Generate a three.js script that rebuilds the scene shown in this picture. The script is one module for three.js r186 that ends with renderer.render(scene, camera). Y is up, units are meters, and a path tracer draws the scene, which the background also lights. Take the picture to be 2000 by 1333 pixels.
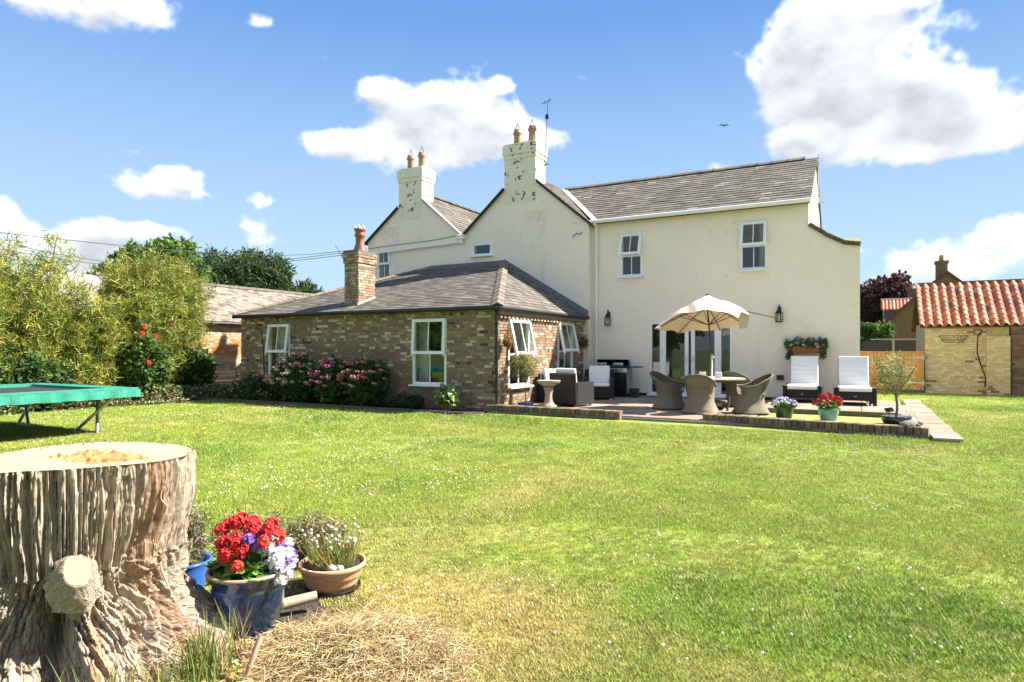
import * as THREE from 'three';
import { mergeGeometries } from 'three/addons/utils/BufferGeometryUtils.js';

// ---------------------------------------------------------------- camera, sky, sun, exposure
const scene = new THREE.Scene();
const camera = new THREE.PerspectiveCamera(2 * Math.atan(666.5 / 1248) * 180 / Math.PI, 2000 / 1333, 0.05, 2000);
camera.position.set(0, 1.5, 0);
camera.lookAt(-0.4785, 1.5, -0.878);                       // house walls run along x, its depth along z
camera.setViewOffset(2000, 1333, 0, -15.5, 2000, 1333);    // lens shift: horizon a little under the middle
scene.add(camera);
const renderer = new THREE.WebGLRenderer();
renderer.toneMapping = THREE.LinearToneMapping;
renderer.toneMappingExposure = 3.5;
renderer.shadowMap.enabled = true;

const TO_SUN = new THREE.Vector3(1.4, 1.75, -1).normalize();
const sun = new THREE.DirectionalLight(new THREE.Color(1, 0.93, 0.81), 4.8);
sun.position.copy(TO_SUN).multiplyScalar(80); sun.target.position.set(-6, 0, -12);
sun.position.add(sun.target.position);
sun.castShadow = true; sun.shadow.mapSize.set(4096, 4096);
Object.assign(sun.shadow.camera, { left: -45, right: 45, top: 45, bottom: -45, near: 1, far: 200 });
scene.add(sun, sun.target);

// seeded random numbers and noise
function rng(seed) { let a = seed >>> 0; return () => { a = (a + 0x6D2B79F5) | 0; let t = Math.imul(a ^ (a >>> 15), 1 | a); t = (t + Math.imul(t ^ (t >>> 7), 61 | t)) ^ t; return ((t ^ (t >>> 14)) >>> 0) / 4294967296; }; }
const R = rng(7);
const rr = (a, b, r = R) => a + (b - a) * r();
const pick = (list, r = R) => list[Math.floor(r() * list.length)];
const clamp = (x, a = 0, b = 1) => Math.min(b, Math.max(a, x));
const sstep = (a, b, x) => { const t = clamp((x - a) / (b - a)); return t * t * (3 - 2 * t); };
const lerp = (a, b, t) => a + (b - a) * t;
const PERM = new Uint8Array(512); { const r = rng(99); for (let i = 0; i < 256; i++) PERM[i] = i; for (let i = 255; i > 0; i--) { const j = Math.floor(r() * (i + 1)); const t = PERM[i]; PERM[i] = PERM[j]; PERM[j] = t; } for (let i = 0; i < 256; i++) PERM[256 + i] = PERM[i]; }
function noise3(x, y, z) {                                  // value noise, 0..1
  const X = Math.floor(x), Y = Math.floor(y), Z = Math.floor(z); let u = x - X, v = y - Y, w = z - Z;
  u = u * u * (3 - 2 * u); v = v * v * (3 - 2 * v); w = w * w * (3 - 2 * w);
  const h = (i, j, k) => PERM[(PERM[(PERM[(X + i) & 255] + Y + j) & 255] + Z + k) & 255] / 255;
  const a = lerp(lerp(h(0, 0, 0), h(1, 0, 0), u), lerp(h(0, 1, 0), h(1, 1, 0), u), v), b = lerp(lerp(h(0, 0, 1), h(1, 0, 1), u), lerp(h(0, 1, 1), h(1, 1, 1), u), v);
  return lerp(a, b, w);
}
const fbm = (x, y, z, n = 4) => { let s = 0, a = 0.5, t = 0; for (let i = 0; i < n; i++) { s += a * noise3(x, y, z); t += a; a *= 0.5; x = x * 2.03 + 11.3; y = y * 2.03 + 5.7; z = z * 2.03 + 3.1; } return s / t; };
// noise that repeats every p cells, for tiled textures
function tile2(x, y, p, s = 0) {
  const X = Math.floor(x), Y = Math.floor(y); let u = x - X, v = y - Y; u = u * u * (3 - 2 * u); v = v * v * (3 - 2 * v);
  const h = (i, j) => PERM[(PERM[(((X + i) % p) + p) % p] + (((Y + j) % p) + p) % p + s * 17) & 255] / 255;
  return lerp(lerp(h(0, 0), h(1, 0), u), lerp(h(0, 1), h(1, 1), u), v);
}
const tfbm = (u, v, p, n = 4, s = 0) => { let q = 0, a = 0.5, t = 0; for (let i = 0; i < n; i++) { q += a * tile2(u * p, v * p, p, s + i); t += a; a *= 0.5; p *= 2; } return q / t; };

// sky: blue air with fair-weather cumulus all round
{
  const W = 4096, Hh = 2048, data = new Float32Array(W * Hh * 4), D = Math.PI / 180;
  const inView = [[[-1.1, 23.2, 5.1, 3.2], [-4.4, 22.3, 3.5, 3.0], [-5.6, 19.6, 2.3, 2.2], [2.4, 19.0, 4.8, 3.9], [5.7, 17.2, 2.9, 2.9], [-1.4, 17.7, 4.9, 2.7], [2.8, 15.9, 6.8, 1.7], [8.1, 14.9, 2.6, 1.2], [-2.9, 25.9, 2.9, 2.0], [1.4, 25.2, 3.6, 0.8], [-4.4, 16.4, 2.3, 1.1]],
    [[-40.5, 21.5, 1.7, 1.3], [-37.9, 20.3, 3.8, 2.0], [-34.1, 20.4, 3.4, 1.8], [-30.9, 19.7, 4.4, 2.2], [-26.8, 18.3, 3.2, 1.6], [-44.5, 17.0, 3.1, 1.0], [-39.5, 17.1, 5.4, 1.7], [-33.2, 17.0, 3.7, 1.7]],
    [[-64.7, 23.9, 6.1, 1.3], [-58.9, 24.8, 2.5, 1.4]], [[-50.0, 25.6, 1.7, 0.6]], [[-57.5, 12.5, 3.6, 1.1], [-56.1, 13.5, 1.5, 0.7]], [[-49.9, 12.3, 1.4, 0.7]], [[-50.3, 9.9, 1.9, 1.5]], [[-58.9, 9.3, 3.5, 0.8]],
    [[-61.1, 7.8, 2.9, 1.9], [-63.8, 6.4, 2.9, 1.5]], [[-66.2, 7.8, 2.1, 1.4]], [[-29.5, 22.5, 1.1, 0.6]], [[7.2, 6.6, 3.7, 2.2], [9.1, 7.8, 1.7, 1.6], [3.7, 6.3, 2.5, 1.5], [1.4, 4.8, 2.0, 1.2]], [[-66.9, 9.7, 0.9, 0.8]]];
  const blobs = inView.flat(), r = rng(41);
  for (let k = 0; k < 64; k++) {                            // the same kind of cloud round the rest of the sky
    const az = 14 + r() * 276, el = 4 + 60 * r() ** 1.5, big = 1.5 + 4.5 * r() * (0.5 + el / 50);
    for (let j = 0; j < 6; j++) blobs.push([az + (r() - 0.5) * big * 3.2 / Math.cos(el * D), el + (r() - 0.35) * big * 0.9, big * (0.5 + r() * 0.6) / Math.cos(el * D), big * (0.35 + 0.4 * r())]);
  }
  const CW = 720, CH = 180, cells = Array.from({ length: CW * CH }, () => null);   // half-degree cells with the blobs that reach them
  for (const b of blobs) for (let j = Math.max(0, Math.floor((b[1] - 2 * b[3]) * 2)); j <= Math.min(CH - 1, (b[1] + 2 * b[3]) * 2); j++)
    for (let i = Math.floor((b[0] - 2 * b[2]) * 2); i <= (b[0] + 2 * b[2]) * 2; i++) { const c = j * CW + ((i % CW) + CW) % CW; (cells[c] ??= []).push(b); }
  let thick = 0; const cover = (az, el, x, y, z) => {
    const c = cells[Math.min(CH - 1, Math.max(0, Math.floor(el * 2))) * CW + ((Math.floor(az * 2) % CW) + CW) % CW]; if (!c) return thick = -1;
    let m = 0;
    for (const b of c) { let da = az - b[0]; da -= 360 * Math.round(da / 360); const q = 1 - Math.sqrt((da / b[2]) ** 2 + ((el - b[1]) / b[3]) ** 2) / 1.55; if (q > 0) m = m + q - m * q * 0.6; }
    thick = m;
    return m - 0.30 + (fbm(x * 17, y * 23, z * 17, 7) - 0.5) * 1.15 + (Math.abs(fbm(x * 40 + 9, y * 46, z * 40, 4) - 0.5) - 0.11) * -0.8;
  };
  for (let row = 0; row < Hh; row++) {
    const el = ((row + 0.5) / Hh - 0.5) * 180, up = Math.max(0, el), y = Math.sin(el * D), cs = Math.cos(el * D);
    const steps = [[0, 0.19, 0.25, 0.30], [8, 0.16, 0.228, 0.294], [20, 0.091, 0.157, 0.272], [27, 0.052, 0.114, 0.246], [50, 0.032, 0.082, 0.205], [91, 0.022, 0.062, 0.175]], si = steps.findIndex((s) => up < s[0]), s0 = steps[si - 1], s1 = steps[si], st = (up - s0[0]) / (s1[0] - s0[0]);
    const air = [1, 2, 3].map((k) => lerp(s0[k], s1[k], st));
    for (let col = 0; col < W; col++) {
      const o = (row * W + col) * 4; let c = air;
      if (el > 0.2) {
        const th = ((col + 0.5) / W - 0.5) * 2 * Math.PI, x = Math.cos(th) * cs, z = Math.sin(th) * cs, az = Math.atan2(x, -z) / D;
        const d = cover(az, el, x, y, z);
        if (d > -0.25) {
          const a = sstep(-0.02, 0.5, d + 0.42 * (fbm(x * 75, y * 85, z * 75, 4) - 0.5));
          const above = cover(az + 0.5, el + 1.3, x, y + 0.022, z);            // how much cloud lies towards the light
          const sh = sstep(-0.1, 0.95, above * 0.45 + thick * 0.65) * clamp(0.1 + 1.5 * fbm(x * 13, y * 22, z * 13, 5)), body = 0.45 - 0.225 * sh + 0.10 * (fbm(x * 34, y * 44, z * 34, 5) - 0.5);
          c = [lerp(air[0], body * 0.95, a), lerp(air[1], body * 0.985, a), lerp(air[2], body * 1.065, a)];
        }
      }
      data[o] = c[0]; data[o + 1] = c[1]; data[o + 2] = c[2]; data[o + 3] = 1;
    }
  }
  const sky = new THREE.DataTexture(data, W, Hh, THREE.RGBAFormat, THREE.FloatType);
  sky.mapping = THREE.EquirectangularReflectionMapping; sky.magFilter = THREE.LinearFilter; sky.needsUpdate = true;
  scene.background = sky; scene.environment = sky;
}

// ---------------------------------------------------------------- helpers
const used = new Map();
function numbered(name) { const n = used.get(name) ?? 0; used.set(name, n + 1); return n ? `${name}_${String(n).padStart(3, '0')}` : name; }
function tag(o, label, category, group) { o.userData.label = label; o.userData.category = category; if (group) o.userData.group = group; return o; }
function shade(o) { o.castShadow = o.receiveShadow = true; return o; }
function thing(name, label, category, [x, y, z] = [0, 0, 0], turn = 0, group) {
  const o = new THREE.Group(); o.name = numbered(name); scene.add(o); o.position.set(x, y, z); o.rotation.y = turn; return tag(o, label, category, group);
}
function part(name, geometry, material, parent, [x, y, z] = [0, 0, 0], rotation) {
  const m = shade(new THREE.Mesh(geometry, material)); m.name = name; m.position.set(x, y, z); if (rotation) m.rotation.set(...rotation); parent.add(m); return m;
}
function struct(name, geometry, material, [x, y, z] = [0, 0, 0]) {
  const m = shade(new THREE.Mesh(geometry, material)); m.name = numbered(name); m.position.set(x, y, z); m.userData.kind = 'structure'; scene.add(m); return m;
}
function copyOf(o, label) { const c = o.clone(); c.name = numbered(o.name.replace(/_\d\d\d$/, '')); c.userData = { ...o.userData }; if (label) c.userData.label = label; scene.add(c); return c; }
const V = (x, y, z) => new THREE.Vector3(x, y, z);
const lin = (r, g, b) => new THREE.Color().setRGB(r, g, b);
function mat(c, roughness = 0.8, more = {}) { return new THREE.MeshStandardMaterial({ color: c.isColor ? c : lin(...c), roughness, side: THREE.DoubleSide, ...more }); }
function phys(c, roughness = 0.8, more = {}) { return new THREE.MeshPhysicalMaterial({ color: c.isColor ? c : lin(...c), roughness, side: THREE.DoubleSide, ...more }); }
function move(g, x = 0, y = 0, z = 0, rx = 0, ry = 0, rz = 0) { if (rx) g.rotateX(rx); if (ry) g.rotateY(ry); if (rz) g.rotateZ(rz); g.translate(x, y, z); return g; }
function boxUV(g, w, h, d) { const uv = g.attributes.uv, s = [[d, h], [d, h], [w, d], [w, d], [w, h], [w, h]]; for (let i = 0; i < uv.count; i++) { const f = s[Math.floor(i / 4)]; uv.setXY(i, uv.getX(i) * f[0], uv.getY(i) * f[1]); } return g; }
const box = (w, h, d, x = 0, y = 0, z = 0, rx = 0, ry = 0, rz = 0) => move(boxUV(new THREE.BoxGeometry(w, h, d), w, h, d), x, y, z, rx, ry, rz);
const cyl = (r0, r1, h, x = 0, y = 0, z = 0, n = 12) => new THREE.CylinderGeometry(r1, r0, h, n).translate(x, y + h / 2, z);   // r0 at the foot
function softBox(w, h, d, b = 0.01, x = 0, y = 0, z = 0, seg = 1) {           // chamfered box centred on x y z
  const s = new THREE.Shape(), a = w / 2 - b, c = h / 2 - b; s.moveTo(-a, -c); s.lineTo(a, -c); s.lineTo(a, c); s.lineTo(-a, c); s.closePath();
  return new THREE.ExtrudeGeometry(s, { depth: d - 2 * b, bevelThickness: b, bevelSize: b, bevelSegments: seg, curveSegments: 2 }).translate(x, y, z - d / 2 + b);
}
function tube(points, r, seg = 24, rad = 6, closed = false) { return new THREE.TubeGeometry(new THREE.CatmullRomCurve3(points.map((p) => Array.isArray(p) ? V(...p) : p), closed, 'catmullrom', 0.3), seg, r, rad, closed); }
function bar(a, b, r0, r1 = r0, n = 8) {                                        // straight round bar between two points
  const A = Array.isArray(a) ? V(...a) : a, B = Array.isArray(b) ? V(...b) : b, d = B.clone().sub(A), l = d.length();
  const g = new THREE.CylinderGeometry(r1, r0, l, n).translate(0, l / 2, 0);
  return g.applyQuaternion(new THREE.Quaternion().setFromUnitVectors(V(0, 1, 0), d.normalize())).translate(A.x, A.y, A.z);
}
const plain = (g) => { const n = g.index ? g.toNonIndexed() : g; for (const k of Object.keys(n.attributes)) if (!['position', 'normal', 'uv'].includes(k)) n.deleteAttribute(k); return n; };
const join = (...list) => mergeGeometries(list.flat().map(plain));
const lathe = (pts, n = 28) => new THREE.LatheGeometry(pts.map(([r, y]) => new THREE.Vector2(r, y)), n);
// many small boxes in one mesh, each with its own tint
const UNIT = new THREE.BoxGeometry(1, 1, 1);
class Pieces {
  constructor() { this.p = []; this.n = []; this.u = []; this.c = []; this.i = []; }
  add(m4, w, h, d, tint, geo = UNIT) {
    const P = geo.attributes.position, N = geo.attributes.normal, U = geo.attributes.uv, base = this.p.length / 3, v = V(0, 0, 0), ou = Math.abs(tint[0] * 97 % 1) * 7, nm = new THREE.Matrix3().getNormalMatrix(m4);
    const s = [[d, h], [d, h], [w, d], [w, d], [w, h], [w, h]];
    for (let k = 0; k < P.count; k++) {
      v.fromBufferAttribute(P, k); v.x *= w; v.y *= h; v.z *= d; v.applyMatrix4(m4); this.p.push(v.x, v.y, v.z);
      v.fromBufferAttribute(N, k).applyMatrix3(nm).normalize(); this.n.push(v.x, v.y, v.z);
      const f = s[Math.floor(k / 4) % 6]; this.u.push(U.getX(k) * f[0] + ou + base * 0.0137, U.getY(k) * f[1] + ou); this.c.push(...tint);
    }
    for (let k = 0; k < geo.index.count; k++) this.i.push(base + geo.index.getX(k));
  }
  geometry() {
    const g = new THREE.BufferGeometry(); g.setAttribute('position', new THREE.Float32BufferAttribute(this.p, 3)); g.setAttribute('normal', new THREE.Float32BufferAttribute(this.n, 3));
    g.setAttribute('uv', new THREE.Float32BufferAttribute(this.u, 2)); g.setAttribute('color', new THREE.Float32BufferAttribute(this.c, 3)); g.setIndex(this.i); return g;
  }
}
// textures
const toS = (c) => Math.round(255 * (c <= 0.0031308 ? c * 12.92 : 1.055 * Math.pow(Math.max(c, 0), 1 / 2.4) - 0.055));
function tex(n, metres, fn, colour = true) {                                   // fn(u, v) -> [r g b] linear, or a number for a bump map
  const d = new Uint8Array(n * n * 4);
  for (let j = 0; j < n; j++) for (let i = 0; i < n; i++) { const c = fn((i + 0.5) / n, (j + 0.5) / n), o = (j * n + i) * 4; if (colour) { d[o] = clamp(toS(c[0]), 0, 255); d[o + 1] = clamp(toS(c[1]), 0, 255); d[o + 2] = clamp(toS(c[2]), 0, 255); } else d[o] = d[o + 1] = d[o + 2] = clamp(Math.round(255 * c), 0, 255); d[o + 3] = 255; }
  const t = new THREE.DataTexture(d, n, n); t.wrapS = t.wrapT = THREE.RepeatWrapping; t.magFilter = THREE.LinearFilter; t.minFilter = THREE.LinearMipmapLinearFilter; t.generateMipmaps = true;
  if (colour) t.colorSpace = THREE.SRGBColorSpace; t.repeat.set(1 / metres, 1 / metres); t.needsUpdate = true; return t;
}
const grainTex = tex(512, 1.0, (u, v) => { const g = 0.72 + 0.5 * (tfbm(u, v, 12, 5) - 0.5) + 0.5 * (tfbm(u, v, 90, 2, 3) - 0.5) + 0.03; return [g * 1.25, g * 1.25, g * 1.25]; });
const grainBump = tex(512, 1.0, (u, v) => tfbm(u, v, 40, 4, 5), false);
const renderTex = tex(1024, 6, (u, v) => {                                      // painted render: mottled, a few grey rain stains and hairline cracks
  const m = 0.95 + 0.12 * (tfbm(u, v, 5, 5) - 0.5) + 0.05 * (tfbm(u, v, 120, 2, 8) - 0.5), st = sstep(0.62, 0.8, tfbm(u, v * 0.5, 6, 4, 2)) * 0.20 * tfbm(u, v, 60, 2, 4);
  const spot = sstep(0.80, 0.86, tfbm(u, v, 46, 3, 11)) * 0.16;
  return [m * (1 - st - spot), m * (1 - st - spot), m * (1 - st * 1.2 - spot)];
});
const flakeTex = tex(512, 1.6, (u, v) => {                                      // old flaking paint on the chimneys: dark brick shows through in ragged patches
  const n = tfbm(u, v, 9, 6, 3), f = sstep(0.64, 0.66, n * 0.62 + 0.38 * tfbm(u, v, 34, 4, 6)), m = 0.93 + 0.1 * (tfbm(u, v, 10, 4) - 0.5);
  return [lerp(m, 0.16, f), lerp(m, 0.12, f), lerp(m, 0.09, f)];
});
const woodTex = tex(512, 0.5, (u, v) => { const g = 0.85 + 0.35 * (tile2(u * 40, v * 2, 40) - 0.5) + 0.25 * (tfbm(u, v * 0.3, 24, 3, 4) - 0.5); return [g, g * 0.97, g * 0.93]; });
const wickerTex = tex(256, 0.16, (u, v) => { const a = Math.floor(u * 8), b = Math.floor(v * 16), o = (a + b) % 2, fu = (u * 8) % 1, fv = (v * 16) % 1, k = (o ? 1 : 0.72) * (0.45 + 0.55 * Math.sin(fv * Math.PI)) * (0.8 + 0.2 * Math.sin(fu * Math.PI)) * (0.9 + 0.3 * (tfbm(u, v, 16, 2) - 0.5)) * 1.3; return [k, k, k]; }), wickerBump = tex(256, 0.16, (u, v) => { const a = Math.floor(u * 8), b = Math.floor(v * 16), o = (a + b) % 2, fv = (v * 16) % 1; return (o ? 0.9 : 0.35) * Math.sin(fv * Math.PI); }, false);
const weaveBump = tex(256, 0.06, (u, v) => { const a = Math.floor(u * 8), b = Math.floor(v * 8), o = (a + b) % 2, fu = (u * 8) % 1, fv = (v * 8) % 1; return o ? Math.sin(fu * Math.PI) * 0.9 : Math.sin(fv * Math.PI) * 0.55; }, false);
const clothBump = tex(256, 0.25, (u, v) => 0.5 + 0.4 * (tfbm(u, v, 6, 4) - 0.5) + 0.2 * (tfbm(u, v, 64, 2, 2) - 0.5), false);

// ---------------------------------------------------------------- shared materials
const M = {
  render: mat([0.88, 0.79, 0.66], 0.9, { map: renderTex, bumpMap: grainBump, bumpScale: 0.003 }),
  flaking: mat([0.78, 0.74, 0.60], 0.9, { map: flakeTex, bumpMap: grainBump, bumpScale: 0.006 }),
  plinth: mat([0.025, 0.024, 0.024], 0.8),
  mortar: mat([0.27, 0.22, 0.17], 0.95, { map: grainTex }),
  tinted: mat([1, 1, 1], 0.9, { map: grainTex, vertexColors: true, bumpMap: grainBump, bumpScale: 0.004 }),
  slateBase: mat([0.10, 0.088, 0.075], 0.85, { map: grainTex }),
  lead: mat([0.10, 0.115, 0.13], 0.6, { map: grainTex }),
  upvc: mat([0.80, 0.81, 0.82], 0.32),
  white: mat([0.78, 0.78, 0.77], 0.5),
  black: mat([0.012, 0.012, 0.013], 0.45),
  iron: mat([0.02, 0.02, 0.022], 0.5, { metalness: 0.5 }),
  steel: mat([0.55, 0.56, 0.57], 0.32, { metalness: 0.9 }),
  glass: phys([0.93, 0.96, 0.95], 0.0, { transmission: 1, thickness: 0, ior: 1.5, specularIntensity: 1 }),
  plaster: mat([0.45, 0.43, 0.38], 0.9),
  boards: mat([0.20, 0.13, 0.08], 0.6, { map: woodTex }),
  curtain: mat([0.62, 0.60, 0.54], 0.95, { bumpMap: clothBump, bumpScale: 0.01 }),
  clay: mat([0.36, 0.225, 0.135], 0.85, { map: grainTex }),
  soil: mat([0.055, 0.038, 0.026], 1, { map: grainTex, bumpMap: grainBump, bumpScale: 0.03 }),
};
const tintMats = new Map();
const tintMat = (t) => { const k = t.map((x) => x.toFixed(3)).join(); if (!tintMats.has(k)) tintMats.set(k, mat(t, 0.9, { map: grainTex, bumpMap: grainBump, bumpScale: 0.004 })); return tintMats.get(k); };
// flush: the pieces that show largest become meshes of their own, the rest one joined part
function lay(parent, list, name, restName, most = 300, geo = UNIT) {
  list.sort((a, b) => a.far - b.far);
  parent.updateMatrix(); const rest = new Pieces(), inv = parent.matrix.clone().invert();
  list.forEach((q, k) => {
    if (k < most) { const m = shade(new THREE.Mesh(geo, tintMat(q.tint))); m.name = name; m.matrix.copy(q.m).premultiply(inv).scale(V(q.w, q.h, q.d)); m.matrix.decompose(m.position, m.quaternion, m.scale); parent.add(m); }
    else rest.add(q.m.clone().premultiply(inv), q.w, q.h, q.d, q.tint, geo);
  });
  if (rest.p.length) { const m = part(restName, rest.geometry(), M.tinted, parent); m.userData.kind = 'stuff'; }
}
const eye = V(0, 1.5, 0), frame = (X, Y, Z, P) => new THREE.Matrix4().makeBasis(X, Y, Z).setPosition(P);
function bricks(list, O, U, N, width, height, holes, palette, r, { bw = 0.225, bh = 0.075, joint = 0.011, proud = 0.012, skip } = {}) {
  const up = V(0, 1, 0);
  for (let row = 0; row * bh < height - 0.01; row++) {
    const v0 = row * bh, v1 = Math.min(height, v0 + bh) - joint; if (v1 - v0 < 0.02) continue;
    const headers = row % 4 === 3, w = headers ? bw / 2 : bw;
    for (let u = -(row % 2) * w / 2 - 1e-6; u < width; u += w) {
      let spans = [[Math.max(0, u), Math.min(width, u + w - joint)]];
      for (const [a, b, c, d] of holes) if (v1 > c && v0 < d) spans = spans.flatMap(([p, q]) => q <= a || p >= b ? [[p, q]] : [[p, Math.min(q, a)], [Math.max(p, b), q]]);
      for (const [p, q] of spans) {
        if (q - p < 0.03 || (skip && skip((p + q) / 2, (v0 + v1) / 2))) continue;
        const out = proud * (0.5 + 0.8 * r()), P = O.clone().addScaledVector(U, (p + q) / 2).addScaledVector(up, (v0 + v1) / 2).addScaledVector(N, out / 2 - 0.01);
        const m = frame(U, up, N, P).multiply(new THREE.Matrix4().makeRotationFromEuler(new THREE.Euler((r() - 0.5) * 0.03, (r() - 0.5) * 0.03, (r() - 0.5) * 0.02)));
        list.push({ m, w: q - p, h: (v1 - v0) * (0.96 + 0.06 * r()), d: out + 0.02, tint: palette(p, v0, r), far: P.distanceTo(eye) });
      }
    }
  }
}
function slates(list, O, U, S, length, left, right, palette, r, { sw = 0.30, ex = 0.20, thick = 0.011 } = {}) {
  const N = U.clone().cross(S).normalize(), D = S.clone().negate();
  for (let row = 0, v = 0; v < length; row++, v += ex) {
    const vm = v + ex / 2, L = left(vm), Rr = right(vm); if (Rr - L < 0.05) continue;
    for (let u = -40 - (row % 2) * sw / 2; u < Rr; u += sw) {
      const p = Math.max(L, u), q = Math.min(Rr, u + sw - 0.008); if (q - p < 0.04) continue;
      const len = Math.min(ex + 0.05, length - v + 0.02), P = O.clone().addScaledVector(U, (p + q) / 2).addScaledVector(S, v + len / 2).addScaledVector(N, 0.016 + 0.004 * r());
      const m = frame(U, N, D, P).multiply(new THREE.Matrix4().makeRotationFromEuler(new THREE.Euler(-0.075 + 0.012 * (r() - 0.5), (r() - 0.5) * 0.025, (r() - 0.5) * 0.016)));
      list.push({ m, w: q - p, h: thick * (0.8 + 0.6 * r()), d: len, tint: palette(p, v, r), far: P.distanceTo(eye) });
    }
  }
}
function prism(points, off) {                                                    // flat polygon (Vector3 list, convex) given a thickness along off
  const n = points.length, pos = [], uv = [], A = points, B = points.map((p) => p.clone().add(off));
  const e1 = A[1].clone().sub(A[0]).normalize(), nn = e1.clone().cross(A[2].clone().sub(A[0])).normalize(), e2 = nn.clone().cross(e1);
  const put = (p) => { pos.push(p.x, p.y, p.z); const d = p.clone().sub(A[0]); uv.push(d.dot(e1), d.dot(e2)); };
  for (let k = 1; k + 1 < n; k++) { put(A[0]); put(A[k]); put(A[k + 1]); put(B[0]); put(B[k + 1]); put(B[k]); }
  for (let k = 0; k < n; k++) { const j = (k + 1) % n; put(A[k]); put(B[k]); put(B[j]); put(A[k]); put(B[j]); put(A[j]); }
  const g = new THREE.BufferGeometry(); g.setAttribute('position', new THREE.Float32BufferAttribute(pos, 3)); g.setAttribute('uv', new THREE.Float32BufferAttribute(uv, 2)); g.computeVertexNormals(); return g;
}
function outline(pts, holes, depth) {                                            // wall with openings, face at z = 0
  const s = new THREE.Shape(pts.map(([x, y]) => new THREE.Vector2(x, y)));
  for (const [a, b, c, d] of holes) s.holes.push(new THREE.Path([[a, c], [a, d], [b, d], [b, c]].map(([x, y]) => new THREE.Vector2(x, y))));
  return new THREE.ExtrudeGeometry(s, { depth, bevelEnabled: false }).translate(0, 0, -depth);
}
function rebase(o, x, y, z) { o.position.set(x, y, z); for (const c of o.children) c.position.sub(o.position); return o; }
// UPVC window: frame > sash, pane, sill. w x h outer size, foot of the opening at pos, opened top sash
function upvcWindow(parent, w, h, pos, turn, { open = 0.22, lower = 0.5, bars = 1, sill = true, top = true } = {}) {
  const t = 0.065, d = 0.07, yl = h * lower;
  const win = part('window', join(box(t, h, d, -w / 2 + t / 2, h / 2, 0), box(t, h, d, w / 2 - t / 2, h / 2, 0), box(w - 2 * t, t, d, 0, t / 2, 0), box(w - 2 * t, t, d, 0, h - t / 2, 0), ...(top ? [box(w - 2 * t, 0.05, d - 0.004, 0, yl, 0)] : [])), M.upvc, parent, pos, [0, turn, 0]);
  const pane = (p, pw, ph, x, y, z) => part('pane', box(pw, ph, 0.006), M.glass, p, [x, y, z]);
  const cell = (p, x0, x1, y0, y1, z) => { const n = bars + 1, cw = (x1 - x0) / n; for (let k = 0; k < n; k++) pane(p, cw - 0.016, y1 - y0, x0 + cw * (k + 0.5), (y0 + y1) / 2, z); if (bars) for (let k = 1; k < n; k++) part('glazing_bar', box(0.022, y1 - y0, 0.03), M.upvc, p, [x0 + cw * k, (y0 + y1) / 2, z]); };
  if (top) {
    cell(win, -w / 2 + t, w / 2 - t, t, yl - 0.025, 0);
    const sh = h - yl + 0.02, sw = w - 0.03, s = 0.075;                           // top-hung sash, its foot pushed outwards
    const sash = part('sash', join(box(s, sh, 0.06, -sw / 2 + s / 2, -sh / 2, 0), box(s, sh, 0.06, sw / 2 - s / 2, -sh / 2, 0), box(sw - 2 * s, s, 0.06, 0, -s / 2, 0), box(sw - 2 * s, s, 0.06, 0, -sh + s / 2, 0), box(0.03, 0.06, 0.05, -sw / 2 + 0.015, -sh - 0.028, 0), box(0.03, 0.06, 0.05, sw / 2 - 0.015, -sh - 0.028, 0), box(0.3 * sw, 0.012, 0.016, 0, -0.03, 0.036)), M.upvc, win, [0, h - 0.008, 0.045], [-open, 0, 0]);
    const n = bars + 1, cw = (sw - 2 * s) / n, ph = sh - 2 * s, y = -sh / 2;
    for (let k = 0; k < n; k++) { const g = box(cw - 0.016, ph, 0.006); g.rotateX(-open); const c = V(-sw / 2 + s + cw * (k + 0.5), y, 0).applyAxisAngle(V(1, 0, 0), -open); part('pane', g, M.glass, win, [c.x, h - 0.008 + c.y, 0.045 + c.z]); }
    if (bars) { const g = box(0.022, ph, 0.03); g.rotateX(-open); const c = V(0, y, 0).applyAxisAngle(V(1, 0, 0), -open); part('glazing_bar', g, M.upvc, win, [c.x, h - 0.008 + c.y, 0.045 + c.z]); }
  } else cell(win, -w / 2 + t, w / 2 - t, t, h - t, 0);
  if (sill) part('sill', softBox(w + 0.12, 0.045, 0.16, 0.008), M.upvc, win, [0, -0.024, 0.06]);
  return win;
}

// ---------------------------------------------------------------- ground and lawn
const dryness = (x, z) => { const n = fbm(x * 0.32 + 40, 3.3, z * 0.32 + 9, 4), m = fbm(x * 1.3, 8.1, z * 1.3, 3), near = Math.hypot(x + 2.0, (z + 2.9) * 1.1); let d = sstep(0.52, 0.74, n * 0.55 + m * 0.45) * 0.5; d = Math.max(d, sstep(1.3, 0.5, near) * 0.85, 0.45 * sstep(0.45, 0.62, m) * sstep(3.4, 1.2, near)); return clamp(d); };
const lush = (x, z) => sstep(0.5, 0.72, fbm(x * 0.7 + 3, 1.7, z * 0.7 + 31, 3));
function lawnTint(x, z) { const d = dryness(x, z), l = lush(x, z), n = 0.85 + 0.3 * fbm(x * 4, 2, z * 4, 2); return [lerp(lerp(0.205, 0.15, l), 0.37, d) * n, lerp(lerp(0.262, 0.232, l), 0.305, d) * n, lerp(lerp(0.038, 0.03, l), 0.12, d) * n]; }
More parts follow.
